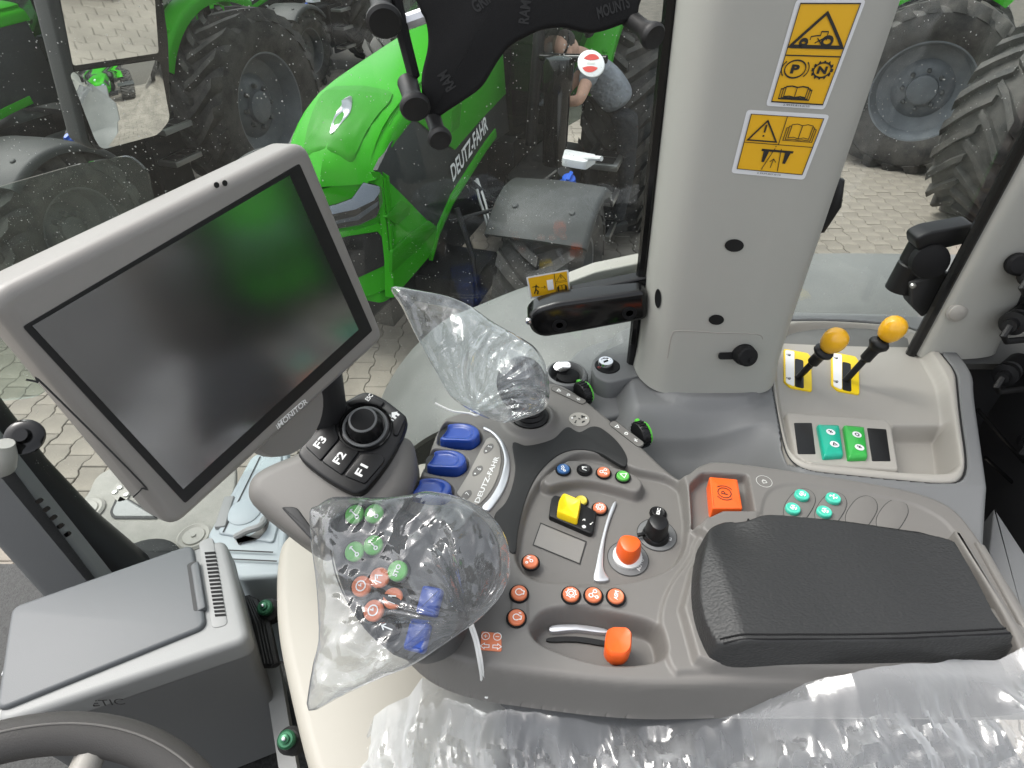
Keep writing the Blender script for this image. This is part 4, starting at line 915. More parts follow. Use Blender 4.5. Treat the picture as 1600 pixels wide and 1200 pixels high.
for kname, pl in keyp.items():
    ko = part('key', MB().prism(rnd(FK.poly(kz(pl), .004), .003, 3), FK, .000, .0048, .0012), M['key_black'], kp)
    if kname in ('F3', 'F2', 'F1'):
        p0, p1, hh = {'F3': ((430, 665), (500, 580), .0098), 'F2': ((597, 800), (665, 710), .0098), 'F1': ((790, 905), (850, 815), .0098)}[kname]
        text_px(kname, *kz([p0, p1]), FK, .0049, M['white'], ko, height=.0105, bold=.025)
    elif kname == 'ESC': text_px('ESC', *kz([(850, 258), (892, 208)]), FK, .0049, M['white'], ko, height=.0062, bold=.02)
    elif kname == 'menu': part('symbol', MB().stroke([[(x * .004, y * .004) for x, y in L] for L in ([(-.8, -.8), (-.8, .8)], [(-.2, -.8), (-.2, .3), (.3, .3)], [(.5, -.8), (.9, -.8), (.9, .8), (.3, .8)])], .0012, FK.atpx(*kz([(580, 350)])[0], .005, R_(60)).w), M['white'], ko, smooth=False)
    else:
        f = FK.atpx(*kz([(1078, 375)])[0], .005, R_(52))
        part('symbol', MB().fill([[(-.0045, -.004), (-.0012, -.004), (-.0012, -.0005), (.0012, -.0005), (.0012, -.004), (.0045, -.004), (.0045, .001), (-.0045, .001)], [(-.0062, .001), (.0062, .001), (0, .0065)]], f.w).stroke([[(-.004, .006), (-.008, .001), (-.007, -.004)]], .0014, f.w), M['white'], ko, smooth=False)
kc = FK.atpx(*kz([(825, 480)])[0], .002)
part('knob_well', MB().lathe([(.0345, 0), (.0345, .003), (.033, .0045), (.031, .003), (.0305, .001), (.026, .0015), (.001, .0015)], kc, 48), M['gloss_black'], kp)
part('knob_ring', MB().lathe([(.029, .001), (.029, .004), (.0275, .005), (.0255, .0042), (.024, .001)], kc, 48, False, False), M['console'], kp)
kb = MB(); Rr = []
for (r, h) in ((.0225, .001), (.0225, .012), (.0195, .017), (.0185, .0225), (.0175, .0235), (.0155, .024), (.015, .0235), (.001, .0235)):
    Rr.append([kc.w((r * (1 + (.035 if h < .013 else 0) * math.cos(16 * a))) * math.cos(a), (r * (1 + (.035 if h < .013 else 0) * math.cos(16 * a))) * math.sin(a), h) for a in np.arange(64) * math.pi / 32])
kb.rings(Rr); part('rotary_knob', kb, M['key_black'], kp, ang=40)
part('knob_trim', MB().lathe([(.0186, .0222), (.0176, .0237), (.0156, .0242), (.0152, .0237)], kc, 40, False, False), M['console'], kp)

# ------------------------------------------------------------------ cab pillars
pil = thing('cab_pillar', 'wide pale grey cab pillar with two yellow warning stickers', 'pillar', (.29, .78, 2.26))
def psec(z):                        # cross-section of the trim at height z
    t = np.clip((z - 2.25) / .65, 0, 1.4); xl, yl = .206 - .026 * t, .80; xr, yr = .412, .775
    L = [(xl + .035, .90), (xl + .002, .855), (xl, yl), (xl + .006, .765), (xl + .026, .738), (xl + .06, .730), (.5 * (xl + xr) + .01, .729), (xr - .055, .730), (xr - .022, .737), (xr - .004, .756), (xr, yr), (xr - .002, .84), (xr - .04, .90)]
    return cr(L, 5)
zs = list(np.linspace(2.290, 3.2, 26))
Rg = []
for i, z in enumerate(zs):
    S_ = psec(z); c0 = np.mean(S_, 0)
    kf = 1 + .05 * math.exp(-(z - zs[0]) / .03) if True else 1
    Rg.append([np.array([c0[0] + (x - c0[0]) * kf, c0[1] + (y - c0[1]) * kf, z - (.030 if i == 0 else 0) * 0]) for x, y in S_])
pm = MB().rings(Rg); trim = part('trim', pm, M['pillar'], pil, ang=50)
bvh = BVHTree.FromPolygons([Vector(v) for v in pm.v], pm.f)
def hit(px, py, off=.0006):
    d = ray(px, py); h = bvh.ray_cast(Vector(CAM), Vector(d).normalized())
    if h[0] is None: return atpl(px, py, (0, .72, 0), np.array([0, 1., 0]))
    n = h[1]; n = n if n.dot(Vector(d)) < 0 else -n
    return np.array(h[0] + n * off)
def quad_fn(tl, tr, br, bl, off0, hitf=hit):   # (u 0..1, v 0..1 downwards) -> surface
    tl, tr, br, bl = (np.array(p, float) for p in (tl, tr, br, bl))
    def fn(u, v, h=0.0):
        p = (tl * (1 - u) + tr * u) * (1 - v) + (bl * (1 - u) + br * u) * v
        return hitf(p[0], p[1], off0 + h)
    return fn
def patch(fn, nu=8, nv=12, u0=0, u1=1, v0=0, v1=1, corner=.0, asp=1.0):
    if corner > 0:
        P0 = [(u0, v0), (u1, v0), (u1, v1), (u0, v1)]; P0 = [tuple(np.array(P0[i]) * (1 - t) + np.array(P0[(i + 1) % 4]) * t) for i in range(4) for t in ((0, .12, .25, .37, .5, .63, .75, .88))]; P = rnd(P0, [corner if i % 8 == 0 else .001 for i in range(32)], 4)
        # fan of rings so that the patch follows the curve
        c0 = ((u0 + u1) / 2, (v0 + v1) / 2); mb = MB()
        mb.rings([[fn(c0[0] + (x - c0[0]) * k, c0[1] + (y - c0[1]) * k) for x, y in P] for k in np.linspace(1, .01, 14)], True, False, True); return mb
    V = np.array([[fn(u, v) for u in np.linspace(u0, u1, nu)] for v in np.linspace(v0, v1, nv)]); return MB().grid(V)
BOOK = [[(-.5, -.4), (-.5, .38), (-.25, .44), (0, .36), (.25, .44), (.5, .38), (.5, -.4), (.25, -.34), (0, -.42), (-.25, -.34), (-.5, -.4)], [(0, .36), (0, -.42)], [(-.5, .3), (-.6, .28), (-.6, -.5), (-.2, -.46), (0, -.5), (.2, -.46), (.6, -.5), (.6, .28), (.5, .3)], [(-.6, .2), (-.7, .18), (-.7, -.56), (.7, -.56), (.7, .18), (.6, .2)]]
TRI = [[(-.5, -.42), (.5, -.42), (0, .45), (-.5, -.42)]]
def tr_(lines, cx, cy_, sx, sy): return [[(cx + x * sx, cy_ - y * sy) for x, y in L] for L in lines]
# sticker one
f1 = quad_fn((1244, -1), (1353, -1), (1288, 171), (1196, 165), .0006)
s1 = part('warning_sticker', patch(f1, corner=.05), M['sticker_white'], pil, 'tall yellow warning sticker with tractor triangle')
g1 = lambda u, v, h=0.0: f1(u, v, .0005 + h); k1 = lambda u, v, h=0.0: f1(u, v, .0015 + h)
part('yellow_field', patch(g1, 18, 24, .07, .93, .035, .955), M['sticker_yellow'], s1)
ln = [[(.07, .035), (.93, .035), (.93, .955), (.07, .955), (.07, .035)], [(.07, .52), (.93, .52)]]
ln += tr_([[(-.62, 0), (-.62, .25), (-.2, .33), (.05, .33), (.05, .62), (.55, .62), (.6, 0)], [(-.2, -.2), (.3, .1)], [(-.1, .15), (.35, -.3)]], .50, .375, .2, .13)
big = tr_(TRI, .5, .285, .80, .36)
part('print', MB().dstroke(ln, .012, k1).dstroke(big, .035, k1).dstroke([[(.29 + .05 * math.cos(a), .40 + .028 * math.sin(a)) for a in np.arange(13) * math.pi / 6], [(.64 + .075 * math.cos(a), .385 + .042 * math.sin(a)) for a in np.arange(17) * math.pi / 8]], .035, k1)
     .dstroke([[(.29 + .165 * math.cos(a), .645 + .082 * math.sin(a)) for a in np.arange(25) * math.pi / 12], [(.72 + .135 * math.cos(a), .645 + .068 * math.sin(a)) for a in np.arange(25) * math.pi / 12]], .016, k1)
     .dstroke([[(.29 + .215 * math.cos(a), .645 + .105 * math.sin(a)) for a in np.linspace(-.7, .7, 8)], [(.29 - .215 * math.cos(a), .645 + .105 * math.sin(a)) for a in np.linspace(-.7, .7, 8)]], .014, k1)
     .dstroke([[(.72 + .135 * math.cos(a), .645 + .068 * math.sin(a)), (.72 + .17 * math.cos(a), .645 + .086 * math.sin(a))] for a in np.arange(12) * math.pi / 6], .03, k1)
     .dstroke(tr_(BOOK, .42, .855, .36, .12), .013, k1), M['dark_print'], s1, smooth=False)
for (tx, u, w, v0, hh) in (('P', .29, .13, .645, .085), ('N', .72, .15, .645, .07)):
    part('letter', text_mb(tx, lambda x, y, h, u=u, v0=v0: k1(u + x, v0 - y), width=w, height=hh, bold=.05), M['dark_print'], s1, smooth=False)
part('part_number', text_mb('2.9939.814.0/10', lambda x, y, h: k1(.5 + x, .977 - y), width=.44, height=.016), M['dark_print'], s1, smooth=False)
# sticker two
f2 = quad_fn((1167, 171), (1296, 179), (1256, 281), (1142, 270), .0006)
s2 = part('warning_sticker', patch(f2, corner=.07), M['sticker_white'], pil, 'wide yellow warning sticker with book and implement symbols')
g2 = lambda u, v, h=0.0: f2(u, v, .0005 + h); k2 = lambda u, v, h=0.0: f2(u, v, .0015 + h)
part('yellow_field', patch(g2, 18, 16, .06, .94, .06, .92), M['sticker_yellow'], s2)
part('print', MB().dstroke([[(.06, .06), (.94, .06), (.94, .92), (.06, .92), (.06, .06)], [(.06, .50), (.94, .50)], [(.50, .06), (.50, .50)]], .010, k2)
     .dstroke(tr_(TRI, .28, .31, .36, .36), .022, k2).dstroke([[(.28, .21), (.28, .33)], [(.28, .37), (.28, .395)]], .022, k2).dstroke(tr_(BOOK, .72, .28, .26, .26), .010, k2)
     .dstroke([[(.38, .9), (.475, .56)], [(.475, .54), (.48, .52)], [(.6, .9), (.555, .56)], [(.49, .86), (.50, .72)], [(.46, .77), (.50, .72), (.54, .77)]], .010, k2)
     .fill([[(.31, .58), (.72, .58), (.72, .615), (.31, .615)], [(.34, .615), (.41, .615), (.385, .78), (.35, .78)], [(.62, .615), (.69, .615), (.665, .78), (.63, .78)]], k2), M['dark_print'], s2, smooth=False)
part('part_number', text_mb('2.9939.807.0/10', lambda x, y, h: k2(.5 + x, .955 - y), width=.32, height=.022), M['dark_print'], s2, smooth=False)
# holes and plugs in the pillar
for (x, y, rx, ry) in ((1147, 383, 15, 10), (1119, 499, 12, 8), (1029, 466, 5, 15)):
    part('screw_plug', MB().add([hit(x, y, .0012)] + [hit(x + rx * math.cos(a), y + ry * math.sin(a), .0012) for a in np.arange(20) * math.pi / 10], [(0, 1 + (k + 1) % 20, 1 + k) for k in range(20)]), M['black'], pil)
sx = Frame(hit(1160, 552, 0), (1, 0, 0), unit([.05, -.93, .35]))
part('socket_cap', MB().lathe([(.016, 0), (.016, .010), (.0145, .012), (.0145, .020), (.012, .022), (.001, .022)], sx, 24), M['matte_black'], pil)
part('cap_strap', MB().prism(rnd([(-.036, -.008), (-.006, -.008), (-.006, .002), (-.036, .002)], .004), sx.at(0, 0, .001), 0, .003).prism(circ(.0035, 10), sx.at(.004, -.004), .022, .026), M['matte_black'], pil)
foot = cr([(1043, 560), (1050, 524), (1062, 517), (1120, 520), (1182, 522), (1192, 530)], 4, False)
part('foot_seam', MB().tube([hit(x, y, -.0002) for x, y in foot], .0009, 5), M['shell_light'], pil)
# black seal along the pillar's left edge
part('door_seal', MB().tube([(xl_ - .004, .812, z) for z, xl_ in ((2.2, .205), (2.5, .196), (2.9, .180), (3.2, .168))], .009, 8), M['gloss_black'], pil)
hk = aty(1277, 315, .80)
part('coat_hook', MB().tube([hk + [-.01, -.01, -.035], hk + [.008, -.012, -.032], hk + [.016, -.012, 0], hk + [.010, -.012, .03], hk + [-.005, -.008, .035]], [.008, .010, .011, .011, .008], 10), M['black'], pil)

rp = thing('rear_cab_pillar', 'narrow pale grey rear cab pillar at the right edge', 'pillar', (.74, .88, 2.28))
Rg = []
for z in np.linspace(2.27, 3.2, 16):
    x0 = .690 + .02 * (z - 2.27); w = .155 - .05 * min(1, (z - 2.27) / .3)
    Rg.append([np.array([x, y, z]) for x, y in cr([(x0 + .075, .95), (x0 + .014, .880), (x0 + .010, .860), (x0 + .028, .846), (x0 + w * .7, .848), (x0 + w, .87), (x0 + w, .94), (x0 + w * .8, .96)], 4)])
rpm = MB().rings(Rg); part('trim', rpm, M['pillar'], rp, ang=50)
part('window_seal', MB().tube([(.696 + .02 * (z - 2.27), .866, z) for z in np.linspace(2.25, 3.2, 6)], .009, 8), M['gloss_black'], rp)
bvh2 = BVHTree.FromPolygons([Vector(v) for v in rpm.v], rpm.f)
h_ = bvh2.ray_cast(Vector(CAM), Vector(ray(1495, 488)).normalized()); bp_ = np.array(h_[0]) if h_[0] is not None else aty(1495, 488, .845)
part('trim_button', MB().lathe([(.016, -.002), (.0165, .001), (.0135, .002), (.0125, .004), (.008, .006), (.0005, .0065)], Frame(bp_, (1, 0, 0), unit([-.1, -.97, .2])), 28), M['shell_light'], rp)
kb_ = aty(1588, 412, .84); kf_ = Frame(kb_, (1, 0, 0), unit([-.3, -.8, .3]))
part('knob', MB().lathe([(.013, -.03), (.013, .0), (.017, .002), (.017, .014), (.013, .018), (.001, .018)], kf_, 20), M['matte_black'], rp)

# ------------------------------------------------------------------ cab glass
glass = glass_mat('cab glass', (.93, .96, .95), 1.0, dust=.5, haze=.004)
def pane(name, x0, x1, z0, z1, y, label):
    o = part(name, MB().prism(rrect(x1 - x0, z1 - z0, .02, 4), Frame(((x0 + x1) / 2, y, (z0 + z1) / 2), (1, 0, 0), (0, -1, 0)), -.0025, .0025), glass, None, smooth=False)
    return tag(o, label, 'window')
pane('door_glass', -1.02, .195, 1.74, 3.28, .835, 'large dusty right hand glass pane between front post and wide pillar')
pane('side_glass', .40, .745, 2.26, 3.28, .957, 'narrow dusty side glass between the two pale pillars')
tag(part('front_corner_glass', MB().prism(rnd([aty(*p, 1.0)[[0, 2]] for p in [(-160, 345), (0, 291), (130, 254), (205, 242), (232, 268), (243, 330), (240, 470), (60, 620), (-160, 640)]], .03, 6), Frame((0, 1.0, 0), (1, 0, 0), (0, -1, 0)), -.003, .003), glass_mat('tinted glass', (.88, .93, .90), 1.6, dust=.4, haze=.015), smooth=False), 'greenish tinted glass panel with rounded corner below the outside mirror', 'window')
# emergency exit sticker on the glass
gy = .829
gf = lambda px, py, off: aty(px, py, gy - off)
f3 = quad_fn((822, 433), (888, 421), (891, 457), (829, 467), 0.0, gf)
st3 = part('exit_sticker', patch(f3, corner=.08), M['sticker_white'], None, smooth=False); tag(st3, 'small yellow emergency exit sticker stuck on the glass', 'sticker')
g3 = lambda u, v, h=0.0: f3(u, v, .0008); k3 = lambda u, v, h=0.0: f3(u, v, .0014)
part('yellow_field', patch(g3, 4, 4, .04, .96, .07, .93), M['sticker_yellow'], st3, smooth=False)
part('print', MB().stroke([[(.66, .07), (.66, .93)], [(.66, .5), (.96, .5)], [(.3, .58), (.41, .58)], [(.38, .52), (.41, .58), (.38, .64)]] + tr_(TRI, .81, .30, .24, .34) + tr_(BOOK, .81, .73, .16, .26), .014, k3).stroke([[(.81, .2), (.81, .33)]], .02, k3)
     .stroke([[(.2, .42), (.17, .62), (.22, .72), (.19, .85)], [(.17, .62), (.12, .8)], [(.1, .5), (.2, .48), (.26, .56)]], .03, k3), M['dark_print'], st3, smooth=False)
part('white_door', patch(lambda u, v, h=0: f3(u, v, .0012), 3, 3, .46, .61, .30, .75), M['white'], st3, smooth=False)
# black door latch bar
lat = thing('door_latch_bar', 'glossy black door latch bar in front of the glass', 'latch', tuple(aty(920, 500, .79)))
FL = Frame((0, .775, 0), (1, 0, 0), (0, -1, 0))
lp = rnd(FL.poly([(822, 498), (836, 482), (870, 472), (1010, 452), (1012, 498), (905, 518), (850, 527), (832, 520)]), .01, 5)
part('bar', MB().prism(lp, FL, -.03, .004, .008, 5), M['gloss_black'], lat, ang=50)
part('upper_bar', MB().prism(rnd([aty(*p, .80)[[0, 2]] for p in [(893, 457), (1012, 433), (1012, 447), (893, 470)]], .003), Frame((0, .80, 0), (1, 0, 0), (0, -1, 0)), -.02, .0, .004), M['black'], lat)
for p in ((874, 506), (983, 487)): part('bolt', MB().lathe([(.011, .003), (.0105, .006), (.006, .006), (.005, .004), (.001, .004)], FL.atpx(*p), 18), M['matte_black'], lat)
part('chrome_ball', MB().lathe([(.004, 0), (.0055, .003), (.004, .007), (.0005, .008)], FL.atpx(826, 500, .004), 12), M['chrome'], lat)
# black bracket of the wiper / window hinge near the rear pillar
hg = thing('window_hinge', 'black hinge and round knob at the foot of the side glass', 'hinge', tuple(aty(1440, 470, .80)))
t1, t2_ = aty(1447, 372, .92), aty(1403, 452, .92)
part('cylinder', MB().tube([t1 + .0 * (t2_ - t1), t1 + .45 * (t2_ - t1), t1 + .47 * (t2_ - t1), t1 + .5 * (t2_ - t1), t2_], [.021, .021, .0185, .021, .021], 18), M['black'], hg)
part('top_arm', MB().prism(rnd([aty(*p, .90)[[0, 2]] for p in [(1425, 368), (1445, 358), (1520, 345), (1520, 372), (1450, 388), (1428, 388)]], .01), Frame((0, .90, 0), (1, 0, 0), (0, -1, 0)), -.02, .012, .004), M['black'], hg)
part('round_knob', MB().lathe([(.012, -.015), (.027, -.010), (.029, .0), (.027, .008), (.018, .011), (.001, .012)], Frame(aty(1452, 408, .885), (1, 0, 0), unit([-.2, -.95, .2])), 24), M['matte_black'], hg)
part('base_plate', MB().prism(rnd([aty(*p, .90)[[0, 2]] for p in [(1418, 440), (1470, 420), (1500, 440), (1437, 492), (1420, 475)]], .006), Frame((0, .90, 0), (1, 0, 0), (0, -1, 0)), -.02, .01, .003), M['dark_trim'], hg)
for p in ((1443, 430), (1426, 446)): part('bolt', MB().lathe([(.005, .0), (.004, .004), (.0005, .005)], Frame(aty(*p, .888), (1, 0, 0), (0, -1, 0)), 10), M['steel'], hg)
# ------------------------------------------------------------------ side console with tray, levers and rockers
ZC = 2.285
FC = flat(ZC)
con = thing('side_console', 'grey side console with beige tray, two yellow knob levers and rocker switches', 'console', (.45, .7, 1.9))
con_out = [(860, 575), (925, 530), (1000, 505), (1010, 480), (1060, 470), (1190, 486), (1440, 490), (1456, 503), (1500, 552), (1522, 584), (1522, 612), (1530, 670), (1540, 737), (1548, 800), (1562, 880), (1500, 905), (1250, 850), (1120, 780), (1050, 720), (985, 700), (930, 655), (880, 625)]
seam_t = [(1196, 530), (1206, 501), (1280, 499), (1355, 502), (1420, 510), (1450, 525), (1475, 555), (1495, 580), (1497, 605), (1502, 655), (1512, 720), (1507, 745), (1490, 756), (1405, 749), (1305, 739), (1262, 734), (1237, 720), (1225, 697), (1212, 630), (1202, 575)]
tray_o = chaikin(PX(seam_t, 0, FC), 2)
x_l = FC.px(1210, 640)[0]
def con_slope(X, Y):               # the flank falls towards the armrest and towards the front
    y_e = FC.px(1200, 690)[1]; x_e = FC.px(1200, 600)[0] - .032
    d = np.clip(y_e + .045 - Y, 0, 1); s = np.clip(x_e + .02 - X, 0, .3)
    return -.9 * np.minimum(d, .2) * sstep(0, .05, x_e + .02 - X) - .05 * sstep(0, .12, s) * (1 - sstep(.655, .715, Y) * sstep(.15, .195, X)) - .35 * np.clip(.545 - Y, 0, .2)
plinth = chaikin(PX([(1000, 500), (1012, 585), (1045, 622), (1120, 628), (1200, 622), (1204, 520), (1190, 470), (1020, 460)], .008, FC), 2)
part('shell', hfield(FC, chaikin(PX(con_out, 0, FC), 2), [con_slope, (plinth, .009, .010), (tray_o, -.07, .0015)], .0022, .30, .02), M['console'], con, ang=0)
fl = chaikin(PX([(1208, 545), (1222, 516), (1290, 511), (1355, 513), (1408, 522), (1435, 540), (1455, 570), (1472, 600), (1478, 640), (1486, 700), (1490, 738), (1470, 746), (1405, 743), (1305, 733), (1258, 729), (1238, 716), (1228, 692), (1214, 620)], -.01, FC), 2)
deep = rnd(PX([(1398, 668), (1474, 668), (1486, 742), (1408, 738)], -.02, FC), .008)
swp = rnd(PX([(1226, 646), (1384, 657), (1393, 668), (1405, 738), (1262, 728), (1240, 712)], -.01, FC), .006)
def tray_dish(X, Y):
    y0, y1 = FC.px(1350, 640)[1], FC.px(1350, 515)[1]; return -.012 * sstep(y0, y1, Y) * 0
part('tray', hfield(flat(ZC + .001), inset(tray_o if area2(tray_o) > 0 else tray_o[::-1], .0014), [(fl, -.020, .007), (deep, -.030, .006), (swp, .012, .003)], .0014, .02, .003), M['tray'], con, ang=0)
ts = tray_o + tray_o[:1]
part('tray_seam', MB().stroke([ts], .0024, FC.w, -.0025), M['dark_print'], con, smooth=False)
# lever gates and levers
FT = flat(ZC - .019)
def lever(dx, dy, knob_px, kz, gate_lbl):
    gp = lambda pts: rnd(FT.poly([(a + dx, b + dy) for a, b in pts]), .004)
    g = part('lever_gate', MB().prism(gp([(1224, 547), (1262, 554), (1267, 562), (1268, 613), (1234, 607), (1224, 598)]), FT, -.002, .0035, .001), M['yellow'], con)
    part('slot', MB().prism(gp([(1241, 563), (1254, 566), (1255, 610), (1241, 607)]), FT, -.001, .0042), M['black'], g)
    lb = part('position_label', MB().prism(gp([(1226, 550), (1240, 552), (1240, 607), (1227, 601)]), FT, 0, .0046), M['white'], g)
    for (x, y) in ((1233, 555), (1233, 592)): part('symbol', MB().prism(circ(.0022, 10), FT.atpx(x + dx, y + dy, .0047), 0, .0002).stroke([[(-.003, 0), (-.003, .004), (.003, .004), (.003, 0)]], .0009, FT.atpx(x + dx, y + dy, .0049).w), M['dark_print'], lb, smooth=False)
    base = FT.w(*FT.px(1245 + dx, 592 + dy)); kc_ = atz(*knob_px, kz); d = unit(kc_ - base); L = np.linalg.norm(kc_ - base)
    lf = Frame(base, (1, 0, 0), d)
    lv = part('lever_shaft', MB().lathe([(.0052, -.02), (.0052, L * .42), (.0090, L * .46), (.0090, L * .62), (.0105, L * .66), (.0155, L * .72), (.0155, L * .76), (.012, L * .80), (.009, L * .82)], lf, 20), M['black'], con)
    r = .0185; part('lever_knob', MB().lathe([(.006, L - .020), (.012, L - .017), (.0165, L - .009), (r, L + .001), (.0178, L + .009), (.0145, L + .016), (.009, L + .0205), (.0035, L + .0222), (.0003, L + .0225)], lf, 28), M['knob_yellow'], lv, ang=70)
lever(0, 0, (1303, 533), ZC + .075, 0)
lever(74, 5, (1394, 515), ZC + .085, 1)
# rocker row
FS = flat(ZC - .0085)
for (pl) in ([(1240, 662), (1268, 662), (1274, 711), (1246, 711)], [(1354, 670), (1384, 672), (1391, 722), (1362, 722)]):
    part('blank_plate', MB().prism(rnd(FS.poly(pl), .002), FS, -.001, .0022, .0008), M['key_black'], con)
for (pl, mname, ics, cs) in (([(1277, 663), (1311, 664), (1318, 712), (1287, 714)], 'teal', ('wave', 'tri'), ((1298, 675), (1304, 694))), ([(1318, 664), (1350, 667), (1356, 715), (1326, 716)], 'green_rock', ('lamp', 'wave'), ((1339, 679), (1343, 699)))):
    P = FS.poly(pl, .008); P = rnd(P, .0025); P = P if area2(P) > 0 else P[::-1]; c0 = np.mean(P, 0); y0, y1 = min(p[1] for p in P), max(p[1] for p in P)
    Rr = []
    for k_, h in ((1.0, -.002), (1.0, .006), (.95, .009), (.82, .0105), (.02, .011)):
        Rr.append([FS.w(c0[0] + (x - c0[0]) * k_, c0[1] + (y - c0[1]) * k_, h) for x, y in P])
    part('rocker_frame', MB().prism(rnd(FS.poly([(pl[0][0] - 3, pl[0][1] - 1), (pl[1][0] + 2, pl[1][1] - 1), (pl[2][0] + 1, pl[2][1] + 3), (pl[3][0] - 3, pl[3][1] + 3)]), .002), FS, -.001, .001), M['black'], con)
    rk = part('rocker_switch', MB().rings(Rr), M[mname], con, ang=50)
    for ic, p in zip(ics, cs):
        f = FS.atpx(*p, .0113); part('print_disc', MB().prism(circ(.0062, 18), f, -.0002, .0003), M['sticker_white'], rk); icon_part('symbol', ic, f, .0055, .0014, M['dark_print'], rk, .0006)
# key switch block and round socket at the front of the console
zk = ZC + .004; FKk = flat(zk)
kb = part('key_block', MB().prism(rnd(FKk.poly([(927, 560), (940, 549), (994, 525), (1003, 586), (951, 598), (932, 590), (924, 575)]), [.01, .004, .002, .002, .012, .014, .014], 5), FKk, -.045, 0, .003), M['console'], con)
kf = FKk.atpx(949, 572, 0); part('key_disc', MB().lathe([(.0205, 0), (.0205, .0012), (.0195, .002), (.001, .002)], kf, 36), M['matte_black'], kb)
k2f = FKk.atpx(946, 570, .002); part('key_barrel', MB().lathe([(.0125, 0), (.0122, .006), (.0115, .0085), (.0085, .0088), (.008, .0075), (.001, .0075)], k2f, 32), M['chrome'], kb)
part('key_slot', MB().box((0, 0, .008), (.008, .0022, .0015), k2f.at(0, 0, 0, R_(30))), M['black'], kb)
part('red_mark', MB().stroke([A(.002, 0, 360, 10)], .0007, kf.at(-.0145, -.006, .0022).w), M['red'], kb, smooth=False)
part('green_mark', MB().stroke([A(.0024, 0, 360, 10)], .0007, kf.at(.004, .0155, .0022).w), M['green_print'], kb, smooth=False)
fcup = flat(ZC - .006).atpx(885, 583)
cup = part('socket_ring', MB().lathe([(.036, -.05), (.036, -.006), (.034, .0), (.030, .002), (.027, -.002), (.026, -.02), (.001, -.02)], fcup, 40), M['console'], con)
part('socket_lid', MB().lathe([(.013, -.004), (.0145, .002), (.014, .004), (.001, .005)], Frame(fcup.w(-.006, .008, .006), (1, 0, 0), unit([-.2, -.35, .9])), 28, sq=.7), M['chrome'], cup)
part('socket_body', MB().lathe([(.020, -.02), (.019, -.002), (.016, .0), (.001, .0)], fcup.at(.003, -.003), 28), M['matte_black'], cup)
part('ledge', MB().prism(rnd(PX([(862, 590), (905, 545), (1000, 510), (1008, 600), (1000, 640), (960, 650), (905, 660), (870, 640)], -.03, FC), .012), FC, -.09, -.030, .006), M['console'], con)
# rear corner, dark inside: hoses and couplings behind the console
rw = thing('rear_hose_panel', 'black rear panel with couplings and hoses right of the console', 'panel', (.85, .75, 1.9))
part('panel', MB().box((.96, .84, 2.3), (.03, .34, 1.2)).box((.93, 1.0, 2.3), (.18, .03, 1.2)), M['dark_trim'], rw)
for (px, py) in ((1560, 505), (1548, 585), (1590, 300 + 130), (1585, 690)):
    b0 = aty(px + 26, py - 2, .82); f = Frame(b0, (0, 0, 1), unit([-.75, -.6, .1]))
    part('coupling', MB().lathe([(.018, -.06), (.018, -.012), (.015, -.011), (.015, .0), (.019, .001), (.019, .012), (.010, .013), (.010, .028), (.001, .028)], f, 20), M['black'], rw)
    p = f.w(0, 0, .026); part('hose', MB().tube([p, p + [-.01, -.01, -.012], p + [.0, -.01, -.022], p + [.05, .0, -.024], p + [.12, .02, -.02]], .0052, 8), M['rubber'], rw)
for (a, b) in (((1528, 640), (1600, 722)), ((1540, 715), (1600, 770))):
    part('cable', MB().tube([aty(*a, .8), aty((a[0] + b[0]) / 2, (a[1] + b[1]) / 2, .79), aty(*b, .78)], .0035, 6), M['gloss_black'], rw)
part('tank', MB().lathe([(.06, 0), (.085, .03), (.09, .2), (.08, .3), (.03, .32)], Frame(aty(1575, 830, .8) - [0, 0, .2], (1, 0, 0), (0, 0, 1)), 24), M['dark_trim'], rw)
part('side_cover', MB().prism(rnd(PX([(1540, 870), (1548, 800), (1600, 880), (1640, 1000), (1600, 1010)], -.1, FC), .006), FC, -.4, -.09, .002), M['console'], con)
part('cylinder_pin', MB().tube([atz(1462, 792, ZC - .03), atz(1496, 800, ZC - .03)], .008, 12), M['dark_trim'], con)
# ------------------------------------------------------------------ crumpled film
def crease(X, Y, seed, base=9.0, octv=4, gain=.55):
    rg = np.random.default_rng(seed); Hh = np.zeros_like(X); amp = 1.0; fq = base
    for o in range(octv):
        for k in range(2):
            a = rg.uniform(0, math.pi); ph = rg.uniform(0, 9, 4)
            wx = .35 / fq * np.sin(fq * 1.7 * Y + ph[0]) + .25 / fq * np.sin(fq * 2.9 * X + ph[1] + 1.3 * np.sin(fq * .8 * Y))
            t = (X * math.cos(a) + Y * math.sin(a) + 2.2 * wx) * fq + ph[2]
            Hh += amp * (np.abs((t % 2) - 1) - .5) * (.5 + .5 * np.sin(fq * .45 * (X * math.sin(a) - Y * math.cos(a)) * 3 + ph[3]))
        amp *= gain; fq *= 2.05
    return Hh
def fan(X, Y, cx, cy_, seed, n, amp):      # pleats running out from a gathered point
    rg = np.random.default_rng(seed); r = np.hypot(X - cx, Y - cy_); th = np.arctan2(Y - cy_, X - cx); ph = rg.uniform(0, 9, 4); Hh = np.zeros_like(X)
    for k, (m, a) in enumerate(((1.0, 1.0), (1.9, .55), (3.7, .3))):
        t = th * n * m + ph[k] + .8 * np.sin(r * 35 + ph[3]) + .5 * np.sin(th * 5 + r * 60)
        Hh += a * (np.abs((t % 2) - 1) - .5)
    return Hh * amp * np.clip(r / .05, 0, 1) * np.exp(-r / .25) * np.clip(.45 + .75 * np.sin(th * 2.7 + ph[1]) * np.sin(r * 28 + th * 3 + ph[2]), .05, 1.2)
